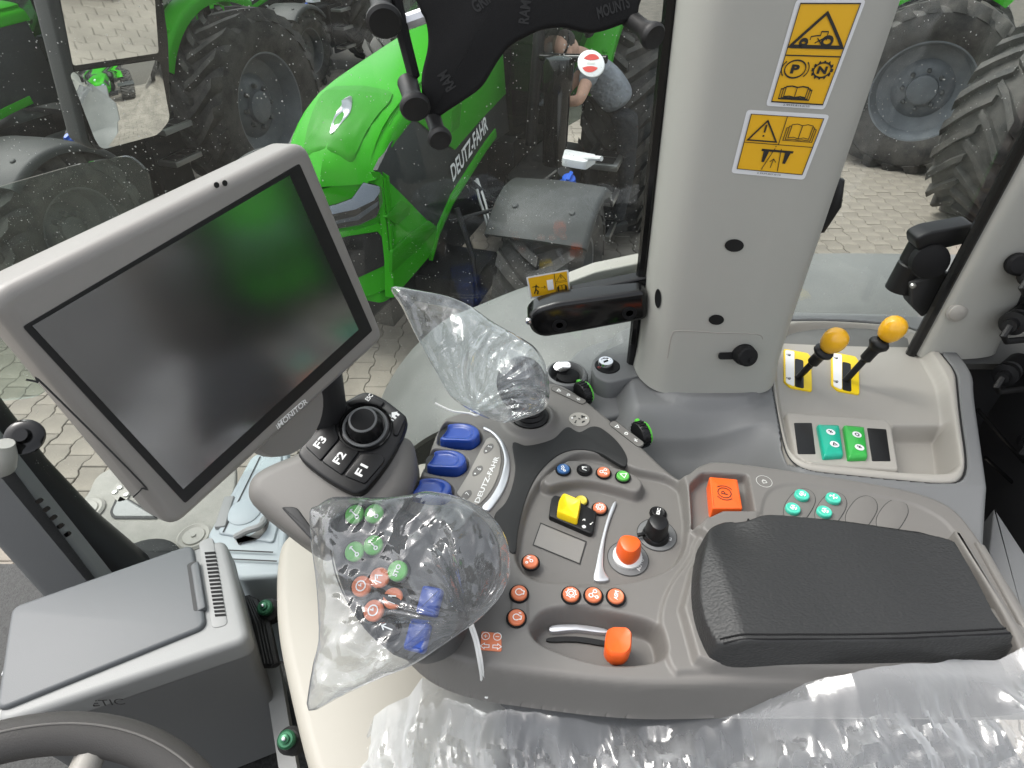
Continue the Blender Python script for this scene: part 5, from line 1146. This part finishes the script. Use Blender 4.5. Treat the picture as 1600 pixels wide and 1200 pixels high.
def bag_mesh(fr, outline, front, back, seed, amp, nr=70, na=260, h0=0.0, center=None, base=14, prof=.5, frontfn=None, tie=None):
    P = outline; L = [0]
    for i in range(1, len(P) + 1): L.append(L[-1] + math.dist(P[i - 1], P[i % len(P)]))
    th = np.linspace(0, L[-1], na, endpoint=False); B = []
    j = 0
    for t in th:
        while L[j + 1] < t: j += 1
        f = (t - L[j]) / (L[j + 1] - L[j]); a, b = P[j], P[(j + 1) % len(P)]; B.append((a[0] + (b[0] - a[0]) * f, a[1] + (b[1] - a[1]) * f))
    B = np.array(B); c0 = np.array(center if center is not None else B.mean(0)); mb = MB()
    rr = np.linspace(1, .004, nr) ** .9
    for side, am in ((1, front), (-1, back)):
        X = c0[0] + (B[:, 0] - c0[0])[None] * rr[:, None]; Y = c0[1] + (B[:, 1] - c0[1])[None] * rr[:, None]
        pr = np.power(np.clip(1 - rr ** 2, 0, 1), prof)[:, None]
        hh = side * am * pr
        if frontfn is not None and side == 1: hh = np.maximum(hh, frontfn(X, Y) * np.minimum(1, pr * 2.2))
        hh = hh + crease(X, Y, seed + side, base, 4, .46) * amp * np.minimum(1, pr * 1.8 + .06)
        if tie is not None: hh = hh + fan(X, Y, tie[0], tie[1], seed + 5 * side, tie[2], tie[3]) * np.minimum(1, pr * 1.6 + .03)
        V = fr.o + X[..., None] * fr.ex + Y[..., None] * fr.ey + (hh + h0)[..., None] * fr.n
        R = [list(map(tuple, V[i])) for i in range(nr)]
        if side == -1: R = [r[::-1] for r in R]
        mb.rings(R, True, False, True)
    return mb
film = film_mat('clear plastic film', body=.065, spec=1.6, rough=.05, bscale=24, bstr=.35)
film2 = film_mat('milky plastic film', body=.50, spec=1.2, rough=.09, bscale=16, bstr=.35)
# bag over the joystick
bn = unit([.10, -.72, .68]); FB1 = Frame(atz(815, 600, ZA + .10), (1, 0, 0), bn)
o1 = FB1.poly([(611, 449), (650, 453), (700, 463), (735, 478), (765, 500), (800, 520), (832, 540), (850, 565), (858, 600), (857, 628), (845, 644), (818, 654), (790, 661), (760, 653), (735, 641), (715, 628), (700, 614), (684, 585), (665, 553), (645, 515), (628, 480)])
o1 = cr(o1, 4)
cB = FB1.px(760, 570)
jx, jy = FB1.px(812, 592)
bag1 = part('plastic_bag', bag_mesh(FB1, o1, .030, .022, 11, .0125, tie=(*FB1.px(735, 645), 3.6, .014), center=cB, base=9, frontfn=lambda X, Y: .048 * np.exp(-(((X - jx) / .05) ** 2 + ((Y - jy) / .06) ** 2))), film, None, ang=28)
tag(bag1, 'clear plastic bag pulled over the joystick, pointed end upwards', 'plastic bag')
ck = MB(); tk = atz(733, 648, ZA + .02)
ck.tube(cr([tk + [-.05, .012, .012], tk + [-.025, .004, .004], tk + [0, 0, .003], tk + [.01, -.006, .004], tk + [.015, -.002, .003], tk + [.010, .004, .003], tk + [.002, .002, .005]], 5, False), .0014, 6)
part('tie', ck, M['cord'], bag1)
# bag over the multifunction grip
bn2 = unit([-.06, -.52, .85]); FB2 = Frame(atz(640, 900, ZA + .085), (1, 0, 0), bn2)
o2 = cr(FB2.poly([(486, 800), (498, 790), (520, 778), (560, 777), (600, 778), (640, 774), (668, 768), (700, 772), (735, 783), (765, 803), (786, 830), (796, 862), (796, 900), (783, 930), (765, 952), (742, 973), (715, 992), (690, 1010), (660, 1030), (630, 1046), (580, 1066), (530, 1090), (484, 1111), (488, 1060), (500, 1000), (498, 950), (494, 900), (488, 850)]), 3)
lx, ly = FB2.px(722, 870)
bag2 = part('plastic_bag', bag_mesh(FB2, o2, .034, .050, 23, .0115, nr=90, na=320, tie=(*FB2.px(742, 972), 3.4, .014), center=FB2.px(635, 900), base=9, prof=.42, frontfn=lambda X, Y: .040 * np.exp(-(((X - lx) / .05) ** 2 + ((Y - ly) / .055) ** 2))), film, None, ang=28)
tag(bag2, 'clear plastic bag over the multifunction grip with green and orange buttons', 'plastic bag')
part('tie', MB().tube(cr([atz(738, 976, ZA + .05), atz(746, 1000, ZA + .03), atz(752, 1030, ZA + .01), atz(756, 1055, ZA - .02), atz(766, 1078, ZA - .05), atz(760, 1090, ZA - .06)], 5, False), .0016, 6).tube(cr([atz(734, 978, ZA + .05), atz(742, 1002, ZA + .03), atz(748, 1032, ZA + .01), atz(752, 1057, ZA - .02), atz(752, 1072, ZA - .05), atz(760, 1090, ZA - .06)], 5, False), .0016, 6), M['cord'], bag2)

# ------------------------------------------------------------------ seat and its film cover
seat = thing('driver_seat', 'driver seat cushion hidden under crumpled clear plastic', 'seat', (.2, .18, 1.95))
part('cushion', MB().prism(chaikin([(-.16, -.2), (.8, -.2), (.8, .19), (.5, .205), (.1, .2), (-.13, .2)], 3), flat(0), 2.02, 2.165, .03, 5), M['seat'], seat, ang=50)
part('cushion_base', MB().prism(chaikin([(-.10, -.2), (.8, -.2), (.8, .26), (-.05, .26)], 2), flat(0), 1.85, 2.03, .01), M['dark_trim'], seat)
nxx, nyy = 420, 130
TOPX = np.array([560, 572, 585, 605, 640, 660, 700, 760, 800, 870, 960, 1060, 1120, 1150, 1200, 1260, 1330, 1420, 1500, 1560, 1600, 1700])
TOPY = np.array([1190, 1150, 1118, 1104, 1090, 1060, 1072, 1082, 1082, 1092, 1102, 1108, 1112, 1100, 1082, 1066, 1052, 1040, 1030, 1028, 1012, 990])
TOPZ = np.array([2.12, 2.13, 2.13, 2.14, 2.15, 2.17, 2.18, 2.19, 2.195, 2.20, 2.20, 2.205, 2.21, 2.22, 2.25, 2.28, 2.30, 2.305, 2.305, 2.31, 2.32, 2.33])
GX = np.linspace(560, 1700, nxx); VV = np.zeros((nyy, nxx, 3))
for i, gx in enumerate(GX):
    ty, tz = np.interp(gx, TOPX, TOPY), np.interp(gx, TOPX, TOPZ)
    a = atz(gx, ty, tz); zlow = 2.205 + .03 * sstep(1250, 1550, np.array(gx)); yb = -.12
    for j in range(nyy):
        t = j / (nyy - 1); s_ = t ** .75
        z = tz + (zlow - tz) * sstep(0, .35, np.array(t)); y = a[1] + (yb - a[1]) * s_
        k_ = 1.0
        VV[j, i] = (a[0] * (1 - .0 * t), y, z)
U_, T_ = VV[..., 0], VV[..., 1]
VV[..., 2] += crease(U_, T_, 31, 6, 5, .54) * .032 * sstep(0, .06, np.linspace(0, 1, nyy))[:, None] + .0035 * np.sin(U_ * 37)
VV[..., 1] += .006 * crease(U_, T_, 77, 8, 3)
cov = part('seat_cover_film', MB().grid(VV), film2, None, ang=26)
tag(cov, 'crumpled milky clear plastic sheet spread over the seat below the armrest', 'plastic sheet')

# ------------------------------------------------------------------ cream side panel beside the seat
cp = thing('seat_side_cover', 'cream plastic side cover between cool box and bagged grip', 'cover', tuple(atz(480, 1050, 2.0)))
FP = flat(2.13)
part('cover', MB().prism(chaikin(FP.poly([(428, 905), (432, 860), (440, 838), (480, 805), (560, 790), (660, 700), (800, 760), (820, 900), (790, 1060), (790, 1230), (500, 1250), (478, 1200), (452, 1090), (430, 985)]), 3), FP, -.4, 0, .018, 6), M['cream'], cp, ang=60)

# ------------------------------------------------------------------ cool box
cb = thing('cool_box', 'grey portable cool box with vented rim behind the steering wheel', 'cool box', tuple(atz(200, 1000, 1.72)))
ZB = 2.10; FBx = flat(ZB)
P4 = [FBx.px(*p) for p in [(18, 962), (352, 842), (392, 1002), (-5, 1138)]]
c0 = np.mean(P4, 0)
def shrink(P, k): return [(c0[0] + (x - c0[0]) * k, c0[1] + (y - c0[1]) * k) for x, y in P]
bp = rnd(P4, .018, 6); bp = bp if area2(bp) > 0 else bp[::-1]
part('body', MB().rings([[FBx.w(x, y, h) for x, y in shrink(bp, k_)] for k_, h in ((.86, -.36), (.98, -.06), (1.0, -.045), (1.0, -.03))]), M['console'], cb, ang=40)
part('rim', MB().prism(bp, FBx, -.032, .005, .010, 5), M['cool_light'], cb, ang=50)
lid = [FBx.px(*p) for p in [(24, 955), (304, 856), (326, 985), (0, 1118)]]
lid = rnd(lid, .014, 6)
lo_ = part('lid', MB().prism(lid, FBx, -.006, .012, .005, 4), M['cool'], cb, ang=50)
part('lid_recess', MB().prism(rnd(FBx.poly([(292, 882), (306, 876), (317, 950), (303, 956)], .012), .004), FBx, .008, .0126), M['dark_trim'], lo_)
part('lid_handle', MB().prism(rnd(FBx.poly([(298, 884), (310, 876), (322, 950), (309, 956)], .012), .004), FBx, .006, .014, .002), M['cool'], lo_)
rimpl = part('vent_strip', MB().prism(rnd(FBx.poly([(312, 850), (334, 842), (358, 980), (333, 986)], .0), .008), FBx, -.006, .0062, .001, 2), M['cool_light'], cb)
for k_ in range(17):
    t = k_ / 16; ax, ay = 319 + 16 * t, 862 + 97 * t
    part('vent_slot', MB().prism(rnd(FBx.poly([(ax, ay), (ax + 17, ay - 1.2), (ax + 17.6, ay + 2.4), (ax + .6, ay + 3.6)], .008), .0006, 2), FBx, .004, .0068), M['matte_black'], rimpl)
sb_ = Frame(FBx.w(*(np.array(P4[3]) * .62 + np.array(P4[2]) * .38), -.018), np.array([*(np.array(P4[2]) - np.array(P4[3])), 0]), (0, -1, .25))
part('lettering', text_mb('DOMETIC', sb_.at(-.02, -.0, .004), width=.095, height=.011, depth=.001), M['dark_print'], cb, smooth=False)
for k_, p in enumerate(((10, 1030), (2, 1100))): part('latch', MB().box((0, 0, 0), (.012, .03, .02), Frame(FBx.w(*FBx.px(*p), -.02), (1, .2, 0), (0, 0, 1)), .002), M['sticker_white'], cb)

# ------------------------------------------------------------------ steering wheel
sw_n = unit([.42, -.05, .9]); swc = atz(150, 1330, 2.17); FW = Frame(swc, (1, 0, 0), sw_n)
wh = thing('steering_wheel', 'dark grey steering wheel rim at the lower left corner', 'steering wheel', tuple(swc - np.array([0, 0, .1])))
rx_pts = []
a_, b_, c__ = FW.px(0, 1150), FW.px(150, 1148), FW.px(330, 1215)
def circ3(p, q_, r_):
    ax, ay = p; bx, by = q_; cx, cy_ = r_; d = 2 * (ax * (by - cy_) + bx * (cy_ - ay) + cx * (ay - by))
    ux = ((ax * ax + ay * ay) * (by - cy_) + (bx * bx + by * by) * (cy_ - ay) + (cx * cx + cy_ * cy_) * (ay - by)) / d
    uy = ((ax * ax + ay * ay) * (cx - bx) + (bx * bx + by * by) * (ax - cx) + (cx * cx + cy_ * cy_) * (bx - ax)) / d
    return ux, uy, math.hypot(ax - ux, ay - uy)
ux, uy, ur = circ3(a_, b_, c__); ur = min(max(ur, .14), .2)
cen = np.array(b_) - unit(np.array(b_) - np.array([ux, uy])) * ur
FW = FW.at(cen[0], cen[1])
rimb = MB(); Rg = []
for k_ in range(96):
    t = 2 * math.pi * k_ / 96; Rg.append([FW.w((ur + .021 * math.cos(s__)) * math.cos(t), (ur + .021 * math.cos(s__)) * math.sin(t), .018 * math.sin(s__)) for s__ in np.arange(18) * math.pi / 9])
rimb.rings(Rg + Rg[:1], True, False, False); part('rim', rimb, M['wheel_grip'], wh, ang=60)
part('stitch_line', MB().tube([FW.w((ur + .004) * math.cos(t), (ur + .004) * math.sin(t), .0178) for t in np.linspace(R_(20), R_(160), 50)], .0012, 6), M['shell'], wh)
part('hub', MB().lathe([(.06, -.05), (.075, -.03), (.07, -.012), (.02, -.006), (.001, -.006)], FW, 32), M['wheel_grip'], wh)
for t in (R_(90), R_(205), R_(335)): part('spoke', MB().tube([FW.w(.05 * math.cos(t), .05 * math.sin(t), -.025), FW.w(ur * .95 * math.cos(t), ur * .95 * math.sin(t), -.006)], [.02, .014], 10), M['shell_light'], wh)

# ------------------------------------------------------------------ cab floor, tool case, front post
fl_ = part('cab_floor', MB().prism(rnd([(-1.5, -.5), (.9, -.5), (.9, .83), (-.28, .83), (-1.5, .83)], .04), flat(0), 1.64, 1.70), M['dark_mat'], None); tag(fl_, kind='structure')
FF = flat(1.715)
fp = thing('floor_mat', 'dusty pale floor mat with corner plates beside the front post', 'floor mat', tuple(atz(220, 800, 1.70)))
part('mat', MB().prism(chaikin(FF.poly([(120, 790), (138, 770), (148, 745), (166, 734), (230, 700), (360, 690), (372, 740), (360, 790), (330, 860), (325, 960), (200, 960), (205, 880), (190, 830), (150, 812)]), 2), FF, -.012, 0, .006, 3), M['floor'], fp)
for p in ((137, 798), (304, 840)):
    f = FF.atpx(*p); part('fixing_disc', MB().lathe([(.040, -.002), (.040, .004), (.034, .008), (.026, .005), (.024, .008), (.006, .008), (.005, .011), (.001, .011)], f, 28), M['shell_light'], fp)
part('hatch', MB().prism(rnd(FF.poly([(188, 775), (200, 782), (244, 808), (180, 808), (176, 800)]), .01), FF, -.002, .004, .002), M['cool_light'], fp)
hp = rnd(FF.poly([(186, 773), (247, 809), (178, 809), (174, 800)], .002), .008); part('hatch_seal', MB().stroke([hp + hp[:1]], .007, FF.w, .003), M['rubber'], fp, smooth=False)
for p in ((180, 770), (188, 763), (198, 774)): part('screw', MB().lathe([(.008, 0), (.006, .005), (.001, .006)], FF.atpx(*p, .003), 12), M['steel'], fp)
part('hinge_plate', MB().prism(rnd(FF.poly([(174, 774), (184, 756), (204, 768), (200, 782), (186, 786)]), .006), FF, 0, .004), M['shell_light'], fp)

case = thing('tool_case', 'pale blue grey plastic tool case standing on the cab floor', 'case', tuple(atz(390, 830, 1.70)))
ZT = 2.0; FTc = flat(ZT)
c4 = rnd(FTc.poly([(392, 712), (448, 690), (455, 780), (440, 900), (372, 905), (322, 838)]), .012)
part('shell', MB().prism(c4, FTc, -.28, 0, .008, 4), M['case'], case)
part('lid_panel', MB().prism(rnd(FTc.poly([(396, 720), (440, 705), (444, 790), (428, 850), (340, 835)]), .008), FTc, -.002, .005, .003), M['case'], case)
part('groove', MB().stroke([FTc.poly([(350, 835), (408, 716)]), FTc.poly([(342, 862), (428, 866)]), FTc.poly([(352, 876), (434, 880)])], .003, FTc.w, .0058), M['dark_trim'], case, smooth=False)
part('latch_plate', MB().prism(rnd(FTc.poly([(352, 780), (368, 778), (354, 826), (336, 828)]), .003), FTc, 0, .008, .002), M['cool_light'], case)
part('round_boss', MB().lathe([(.030, .003), (.030, .0065), (.027, .008), (.001, .008)], FTc.atpx(383, 803), 28), M['case'], case)
part('handle', MB().tube(cr([FTc.w(*FTc.px(370, 842), .006), FTc.w(*FTc.px(392, 840), .020), FTc.w(*FTc.px(408, 836), .022), FTc.w(*FTc.px(414, 828), .018), FTc.w(*FTc.px(413, 815), .006)], 4, False), .006, 8), M['cool_light'], case)
part('handle_well', MB().prism(rnd(FTc.poly([(366, 838), (376, 834), (380, 844), (405, 842), (418, 826), (422, 810), (410, 806), (402, 830), (372, 850)], .005), .004), FTc, .001, .0055), M['shell'], case)

post = thing('front_cab_post', 'dark front cab post with grey trim and grab handle', 'post', tuple(atz(120, 900, 1.72)))
bx_, by_ = -.90, .82
part('black_tube', MB().tube([(-1.01, .84, 3.2), (-1.0, .84, 2.4), (-.975, .835, 2.0), (-.925, .81, 1.85), (-.85, .78, 1.72)], [.045, .047, .05, .055, .062], 24), M['black'], post)
gp_ = [(-30, 700), (30, 690), (160, 880), (230, 1000), (130, 1010), (60, 930), (-30, 800)]
FQ = Frame(aty(80, 850, .68), (1, 0, 0), unit([.35, -.9, .25]))
part('grey_trim', MB().prism(rnd(FQ.poly([(-60, 640), (-20, 690), (33, 756), (150, 900), (190, 950), (75, 950), (0, 867), (-60, 800)]), .02), FQ, -.05, 0, .018, 6), M['console'], post, ang=50)
bk = aty(30, 690, .67)
part('grab_bracket', MB().tube([bk + [-.13, .02, -.075], bk + [-.07, -.005, -.055], bk + [-.028, -.02, -.03], bk + [-.004, -.025, .0], bk + [.002, -.022, .018]], [.016, .019, .018, .014, .012], 14), M['pillar'], post)
for k_ in range(5): part('vent_hole', MB().prism(rrect(.012, .008, .003), Frame(aty(62 + 11 * k_, 782 + 13 * k_, .70), (1, 0, .6), unit([.3, -.9, .3])), 0, .002), M['gloss_black'], post)
part('knob_washer', MB().lathe([(.022, 0), (.027, .004), (.027, .009), (.022, .012), (.012, .012), (.010, .022), (.001, .022)], Frame(aty(42, 684, .68), (1, 0, 0), unit([.25, -.55, .8])), 28), M['gloss_black'], post)
part('base_ring', MB().lathe([(.09, 0), (.088, .02), (.072, .03)], Frame((-.82, .79, 1.71), (1, 0, 0), (0, 0, 1)), 32), M['rubber'], post)
# small green capped fittings on a steel strip between cool box and cover
fit = thing('pipe_fittings', 'steel strip with two green capped fittings beside the cool box', 'fitting', tuple(atz(415, 1010, 1.70)))
part('strip', MB().prism(FF.poly([(395, 940), (418, 965), (440, 1060), (455, 1150), (470, 1230), (440, 1230), (420, 1100), (400, 1000)], .2), FF, .17, .2), M['cool_light'], fit)
for p in ((415, 950), (449, 1156)):
    f = Frame(atz(*p, 2.0), (1, 0, 0), unit([0, -.3, .95]))
    part('green_cap', MB().lathe([(.010, -.03), (.010, .0), (.012, .002), (.012, .006), (.0095, .009), (.006, .009), (.0055, .013), (.001, .014)], f, 20), mat('green metal cap', (.03, .14, .07), .3, metal=.4), fit)
    part('tip', MB().lathe([(.003, .012), (.0025, .017), (.0005, .018)], f, 8), M['chrome'], fit)
    part('collar', MB().lathe([(.018, -.035), (.018, -.012), (.013, -.008)], f, 20), M['rubber'], fit)
for k_ in range(4): part('corrugated_hose', MB().tube([atz(385 + 4 * k_, 935 + 2 * k_, 1.98), atz(402 + 5 * k_, 980, 1.98), atz(415 + 5 * k_, 1040, 1.97)], .008, 8), M['rubber'], fit)

# ------------------------------------------------------------------ tablet holder close to the lens
hd = thing('tablet_holder', 'black spring tablet holder plate with rubber tipped arms at top', 'holder', tuple(ray(800, 20) * .42 + CAM))
hn = unit(-ray(800, 80)); FH = Frame(CAM + ray(800, 80) * .42, (1, 0, 0), hn)
hp_ = cr(FH.poly([(640, -60), (655, 10), (665, 31), (669, 55), (668, 78), (661, 108), (659, 125), (660, 150), (664, 168), (673, 185), (686, 182), (700, 173), (729, 154), (747, 141), (757, 130), (765, 117), (779, 94), (797, 72), (825, 56), (850, 46), (879, 43), (897, 47), (919, 52), (944, 48), (979, 35), (993, 26), (998, 10), (1000, -60), (820, -90)]), 4)
part('plate', MB().prism(hp_, FH, -.006, .004, .003, 4), M['matte_black'], hd)
for (tx, p0, p1, hgt) in (('RAM', (713, 135), (698, 108), .008), ('GRIP', (745, 22), (772, 0), .008), ('RAM', (826, 38), (830, 2), .007), ('MOUNTS', (935, 30), (985, 12), .007)):
    text_px(tx, p0, p1, FH, .0042, M['faint_print'], hd, height=hgt, bold=.03)
def finger(base, tip, r0, r1, h=0.0):
    a, b = FH.w(*FH.px(*base), h - .004), FH.w(*FH.px(*tip), h + .02); d = unit(b - a); f = Frame(a, (1, 0, .3), d); L = np.linalg.norm(b - a)
    part('rubber_tip', MB().lathe([(r0 * .6, -.004), (r0, 0), (r0 * .95, L * .2), (r0 * .9, L * .6), (r1 * .9, L * .85), (r1, L * .93), (r1, L), (r1 * .85, L + .002), (.001, L + .001)], f, 24), M['rubber'], hd)
finger((592, -8), (609, 36), .0075, .0115)
finger((636, 130), (655, 165), .0075, .0105)
finger((675, 182), (692, 212), .006, .0085)
finger((985, 28), (1012, 58), .006, .0085)
part('arm_rod', MB().tube([FH.w(*FH.px(*p), -.004) for p in ((610, -30), (630, 60), (645, 118), (632, 128))], .0045, 8), M['matte_black'], hd)
part('arm_rod', MB().tube([FH.w(*FH.px(*p), -.008) for p in ((600, 45), (670, 20))], .005, 8), M['satin'], hd)
part('arm_rod', MB().tube([FH.w(*FH.px(*p), -.004) for p in ((660, 160), (680, 195))], .005, 8), M['matte_black'], hd)
# ------------------------------------------------------------------ this tractor's own rear mudguard and mirror
og = thing('own_mudguard', 'light grey mudguard outside below the side windows', 'mudguard', (.2, 1.0, 1.7))
prof = cr([(1.3, 2.26), (.75, 2.27), (.45, 2.26), (.30, 2.24), (.17, 2.22), (.044, 2.19), (-.089, 2.13), (-.17, 2.087), (-.27, 1.98), (-.35, 1.84), (-.40, 1.66)], 4, False)
secs = []
for x, z in prof: secs.append([(x, y, z + dz) for y, dz in ((.86, -.02), (.90, .005), (1.05, .012), (1.20, .008), (1.245, -.004), (1.25, -.03), (1.25, -.10), (1.235, -.10), (1.235, -.04), (1.05, -.012), (.87, -.04))])
part('sheet', MB().rings(secs), mat('own mudguard plastic', (.135, .137, .130), .45, var=.15, vscale=7), og, ang=50)
part('inner_wall', MB().prism([(x, z - .03) for x, z in prof] + [(-.40, 1.3), (1.3, 1.3)], Frame((0, .92, 0), (1, 0, 0), (0, -1, 0)), -.01, .01), M['dark_trim'], og)
part('door_sill', MB().prism(rnd([aty(*p, .85)[[0, 2]] for p in [(838, 470), (860, 452), (930, 425), (1012, 408), (1012, 432), (930, 447), (880, 462)]], .006), Frame((0, .85, 0), (1, 0, 0), (0, -1, 0)), -.03, .0, .003), M['shell_light'], og)

mir = thing('outside_mirror', 'tall two part outside mirror in black housing at upper left', 'mirror', tuple(aty(180, 260, 1.3)))
mn = unit([.867, -.47, -.155]); FMi = Frame(aty(175, 110, 1.3), (1, .69, 0), mn)
mo_ = rnd(FMi.poly([(62, -60), (245, -60), (262, 60), (266, 190), (245, 212), (150, 237), (132, 228)]), .025, 6)
part('housing', MB().prism(mo_, FMi, -.06, .0, .010, 5, True, .02), M['guard'], mir, ang=50)
part('black_rim', MB().prism(rnd(FMi.poly([(80, -60), (245, -60), (262, 60), (266, 190), (245, 210), (152, 235), (138, 222)]), .022, 6), FMi, -.01, .0025, .002), M['gloss_black'], mir)
mm = mat('mirror glass', (.86, .88, .88), .02, metal=1.0)
part('upper_mirror', MB().prism(rnd(FMi.poly([(82, -55), (236, -55), (246, 82), (112, 102)]), .006), FMi, .001, .0036), mm, mir, smooth=False)
# the lower glass is a wide-angle, slightly domed mirror
lm = rnd(FMi.poly([(105, 112), (247, 92), (260, 185), (240, 207), (152, 231), (140, 212)]), .012, 6); c0 = np.mean(lm, 0); mb = MB()
lm = lm if area2(lm) > 0 else lm[::-1]
RM = max(math.hypot(x - c0[0], y - c0[1]) for x, y in lm)
mb.rings([[FMi.w(c0[0] + (x - c0[0]) * k_, c0[1] + (y - c0[1]) * k_, .0036 + .016 * (1 - (k_ * math.hypot(x - c0[0], y - c0[1]) / RM) ** 2) + .0) for x, y in lm] for k_ in (1, .9, .8, .7, .6, .5, .4, .3, .2, .1, .01)]); part('lower_mirror', mb, mm, mir, ang=70)
part('bracket', MB().tube([FMi.w(-.02, .02, -.03), FMi.w(-.06, .25, -.05), FMi.w(-.1, .6, -.12)], .018, 10), M['black'], mir)

# seat backrest, wrapped as well
bk_ = part('backrest', MB().prism(rnd([(-.24, 2.12), (.24, 2.12), (.20, 2.85), (-.20, 2.85)], .1), Frame((.78, -.05, 0), (0, -1, 0), (-1, 0, .12)), -.06, .06, .05, 5), M['seat'], seat, ang=50)
bs = Frame((.775, -.05, 0), (0, -1, 0), (-1, 0, .12)); GY, GZ = np.meshgrid(np.linspace(-.27, .27, 60), np.linspace(2.15, 2.9, 80)); bh = .070 + .014 * crease(GY, GZ, 5, 9, 4)
bf_ = part('backrest_film', MB().grid(bs.o + GY[..., None] * bs.ex + GZ[..., None] * bs.ey + bh[..., None] * bs.n), film2, bk_, ang=26)

# ------------------------------------------------------------------ the man leaning into the next tractor
man = thing('person', 'person in grey t-shirt and dark trousers leaning into the green tractor', 'person', tuple(CAM + ray(985, 320) * 5.2))
DD = lambda px, py, d: CAM + ray(px, py) * d
def skin(name, pts, edges, rad, material, parent, sub=2, root=0):
    me = bpy.data.meshes.new(name); off = np.array(parent.location); me.from_pydata([tuple(np.asarray(p) - off) for p in pts], edges, []); me.update()
    o = bpy.data.objects.new(name, me); COL.objects.link(o); o.parent = parent
    md = o.modifiers.new('s', 'SKIN'); md.use_smooth_shade = True
    for i, sv in enumerate(me.skin_vertices[0].data):
        rr = rad[i]; sv.radius = rr if isinstance(rr, tuple) else (rr, rr); sv.use_root = (i == root)
    s2 = o.modifiers.new('d', 'SUBSURF'); s2.levels = sub; s2.render_levels = sub
    bpy.context.view_layer.update()
    ev = o.evaluated_get(bpy.context.evaluated_depsgraph_get()); nm = bpy.data.meshes.new_from_object(ev); o.modifiers.clear(); old = o.data; o.data = nm; nm.name = name; bpy.data.meshes.remove(old)
    nm.materials.clear(); nm.materials.append(material); nm.polygons.foreach_set('use_smooth', [True] * len(nm.polygons)); return o
M['skin'] = mat('skin', (.55, .33, .24), .55, var=.1, vscale=20)
M['tshirt'] = mat('grey t-shirt cloth', (.25, .27, .30), .9, var=.2, vscale=9, bump2=(30, .8, .03))
M['jeans'] = mat('dark work trousers', (.022, .024, .028), .9, var=.4, vscale=8, bump2=(25, .8, .03))
M['hair'] = mat('dark hair', (.03, .022, .016), .7)
M['glove'] = mat('grey glove', (.10, .11, .12), .8)
hip, chest, neck_, head_ = DD(975, 178, 5.2), DD(940, 108, 5.05), DD(905, 82, 4.95), DD(884, 74, 4.88)
shl, shr = DD(925, 105, 4.85), DD(925, 98, 5.2)
elb, hnd = DD(905, 158, 4.75), DD(862, 160, 4.85)
kneeL, ftL = hip + np.array([.05, -.16, -.46]), hip + np.array([.03, -.10, -.92])
kneeR, ftR = hip + np.array([.10, .12, -.46]), hip + np.array([.06, .16, -.92])
hl_, hr_ = hip + np.array([.02, -.1, -.06]), hip + np.array([.03, .1, -.06])
body = skin('body', [chest, neck_, head_ + [0, 0, -.05], shl, elb, hnd, shr, DD(885, 140, 5.1), DD(858, 150, 5.05)], [(0, 1), (1, 2), (0, 3), (3, 4), (4, 5), (0, 6), (6, 7), (7, 8)], [.13, .06, .06, .06, .046, .036, .06, .046, .036], M['skin'], man)
hd_f = Frame(head_, (1, 0, 0), unit(head_ - neck_ + np.array([0, 0, .02])))
part('head', MB().lathe([(.05, -.10), (.075, -.06), (.088, -.01), (.086, .04), (.07, .08), (.04, .105), (.002, .112)], hd_f, 20, sq=1.15), M['skin'], man, ang=70)
part('hair', MB().lathe([(.088, .0), (.094, .03), (.09, .06), (.07, .095), (.03, .118), (.002, .12)], Frame(hd_f.o + [0.015, .02, .01], (1, 0, 0), hd_f.n), 20, sq=1.15), M['hair'], man, ang=70)
part('ear', MB().lathe([(.012, -.006), (.026, 0), (.02, .01), (.004, .012)], Frame(hd_f.o + np.array([.02, -.095, -.02]), (0, 0, 1), (0, -1, .1)), 12), M['skin'], man)
part('cap_band', MB().tube([hd_f.w(.093 * math.cos(a), .107 * math.sin(a), .045) for a in np.linspace(0, 2 * math.pi, 24)], .008, 6), M['gloss_black'], man)
skin('t_shirt', [hip + [-.02, 0, .04], (hip + chest) / 2, chest, neck_ + (chest - neck_) * .35, shl, shl + (elb - shl) * .55, shr, shr + (DD(885, 140, 5.1) - shr) * .55], [(0, 1), (1, 2), (2, 3), (2, 4), (4, 5), (2, 6), (6, 7)], [(.17, .15), (.17, .155), (.18, .16), .085, .085, .072, .085, .072], M['tshirt'], man)
skin('trousers', [hip + [-.01, 0, .06], hip, hl_, kneeL, ftL, hr_, kneeR, ftR], [(0, 1), (1, 2), (2, 3), (3, 4), (1, 5), (5, 6), (6, 7)], [(.155, .145), (.165, .15), .105, .075, .06, .105, .075, .06], M['jeans'], man)
for f_ in (ftL, ftR): part('shoe', MB().prism(chaikin([(-.17, -.05), (.09, -.045), (.11, 0), (.09, .045), (-.17, .05), (-.2, 0)], 2), Frame(f_ - [0, 0, .1], (1, .3, 0), (0, 0, 1)), 0, .1, .03), M['rubber'], man)
def hand(c, d):
    f = Frame(c, d, unit(np.cross(d, [0, 1, .2]))); mb = MB(); mb.prism(rrect(.09, .085, .03), f.at(.03, 0), -.016, .016, .012)
    part('glove', mb, M['glove'], man)
    for k in range(4): part('finger', MB().tube([f.w(.07, -.032 + .021 * k, 0), f.w(.10 + .008 * (k in (1, 2)), -.032 + .021 * k, -.008), f.w(.115, -.032 + .021 * k, -.035)], [.0105, .010, .008], 8), M['glove'], man)
    part('thumb', MB().tube([f.w(.01, .04, 0), f.w(.04, .06, -.012), f.w(.065, .058, -.028)], [.012, .011, .009], 8), M['glove'], man)
hand(hnd, unit(hnd - elb)); hand(DD(858, 150, 5.05), unit(DD(858, 150, 5.05) - DD(885, 140, 5.1)))
bpy.context.view_layer.update()
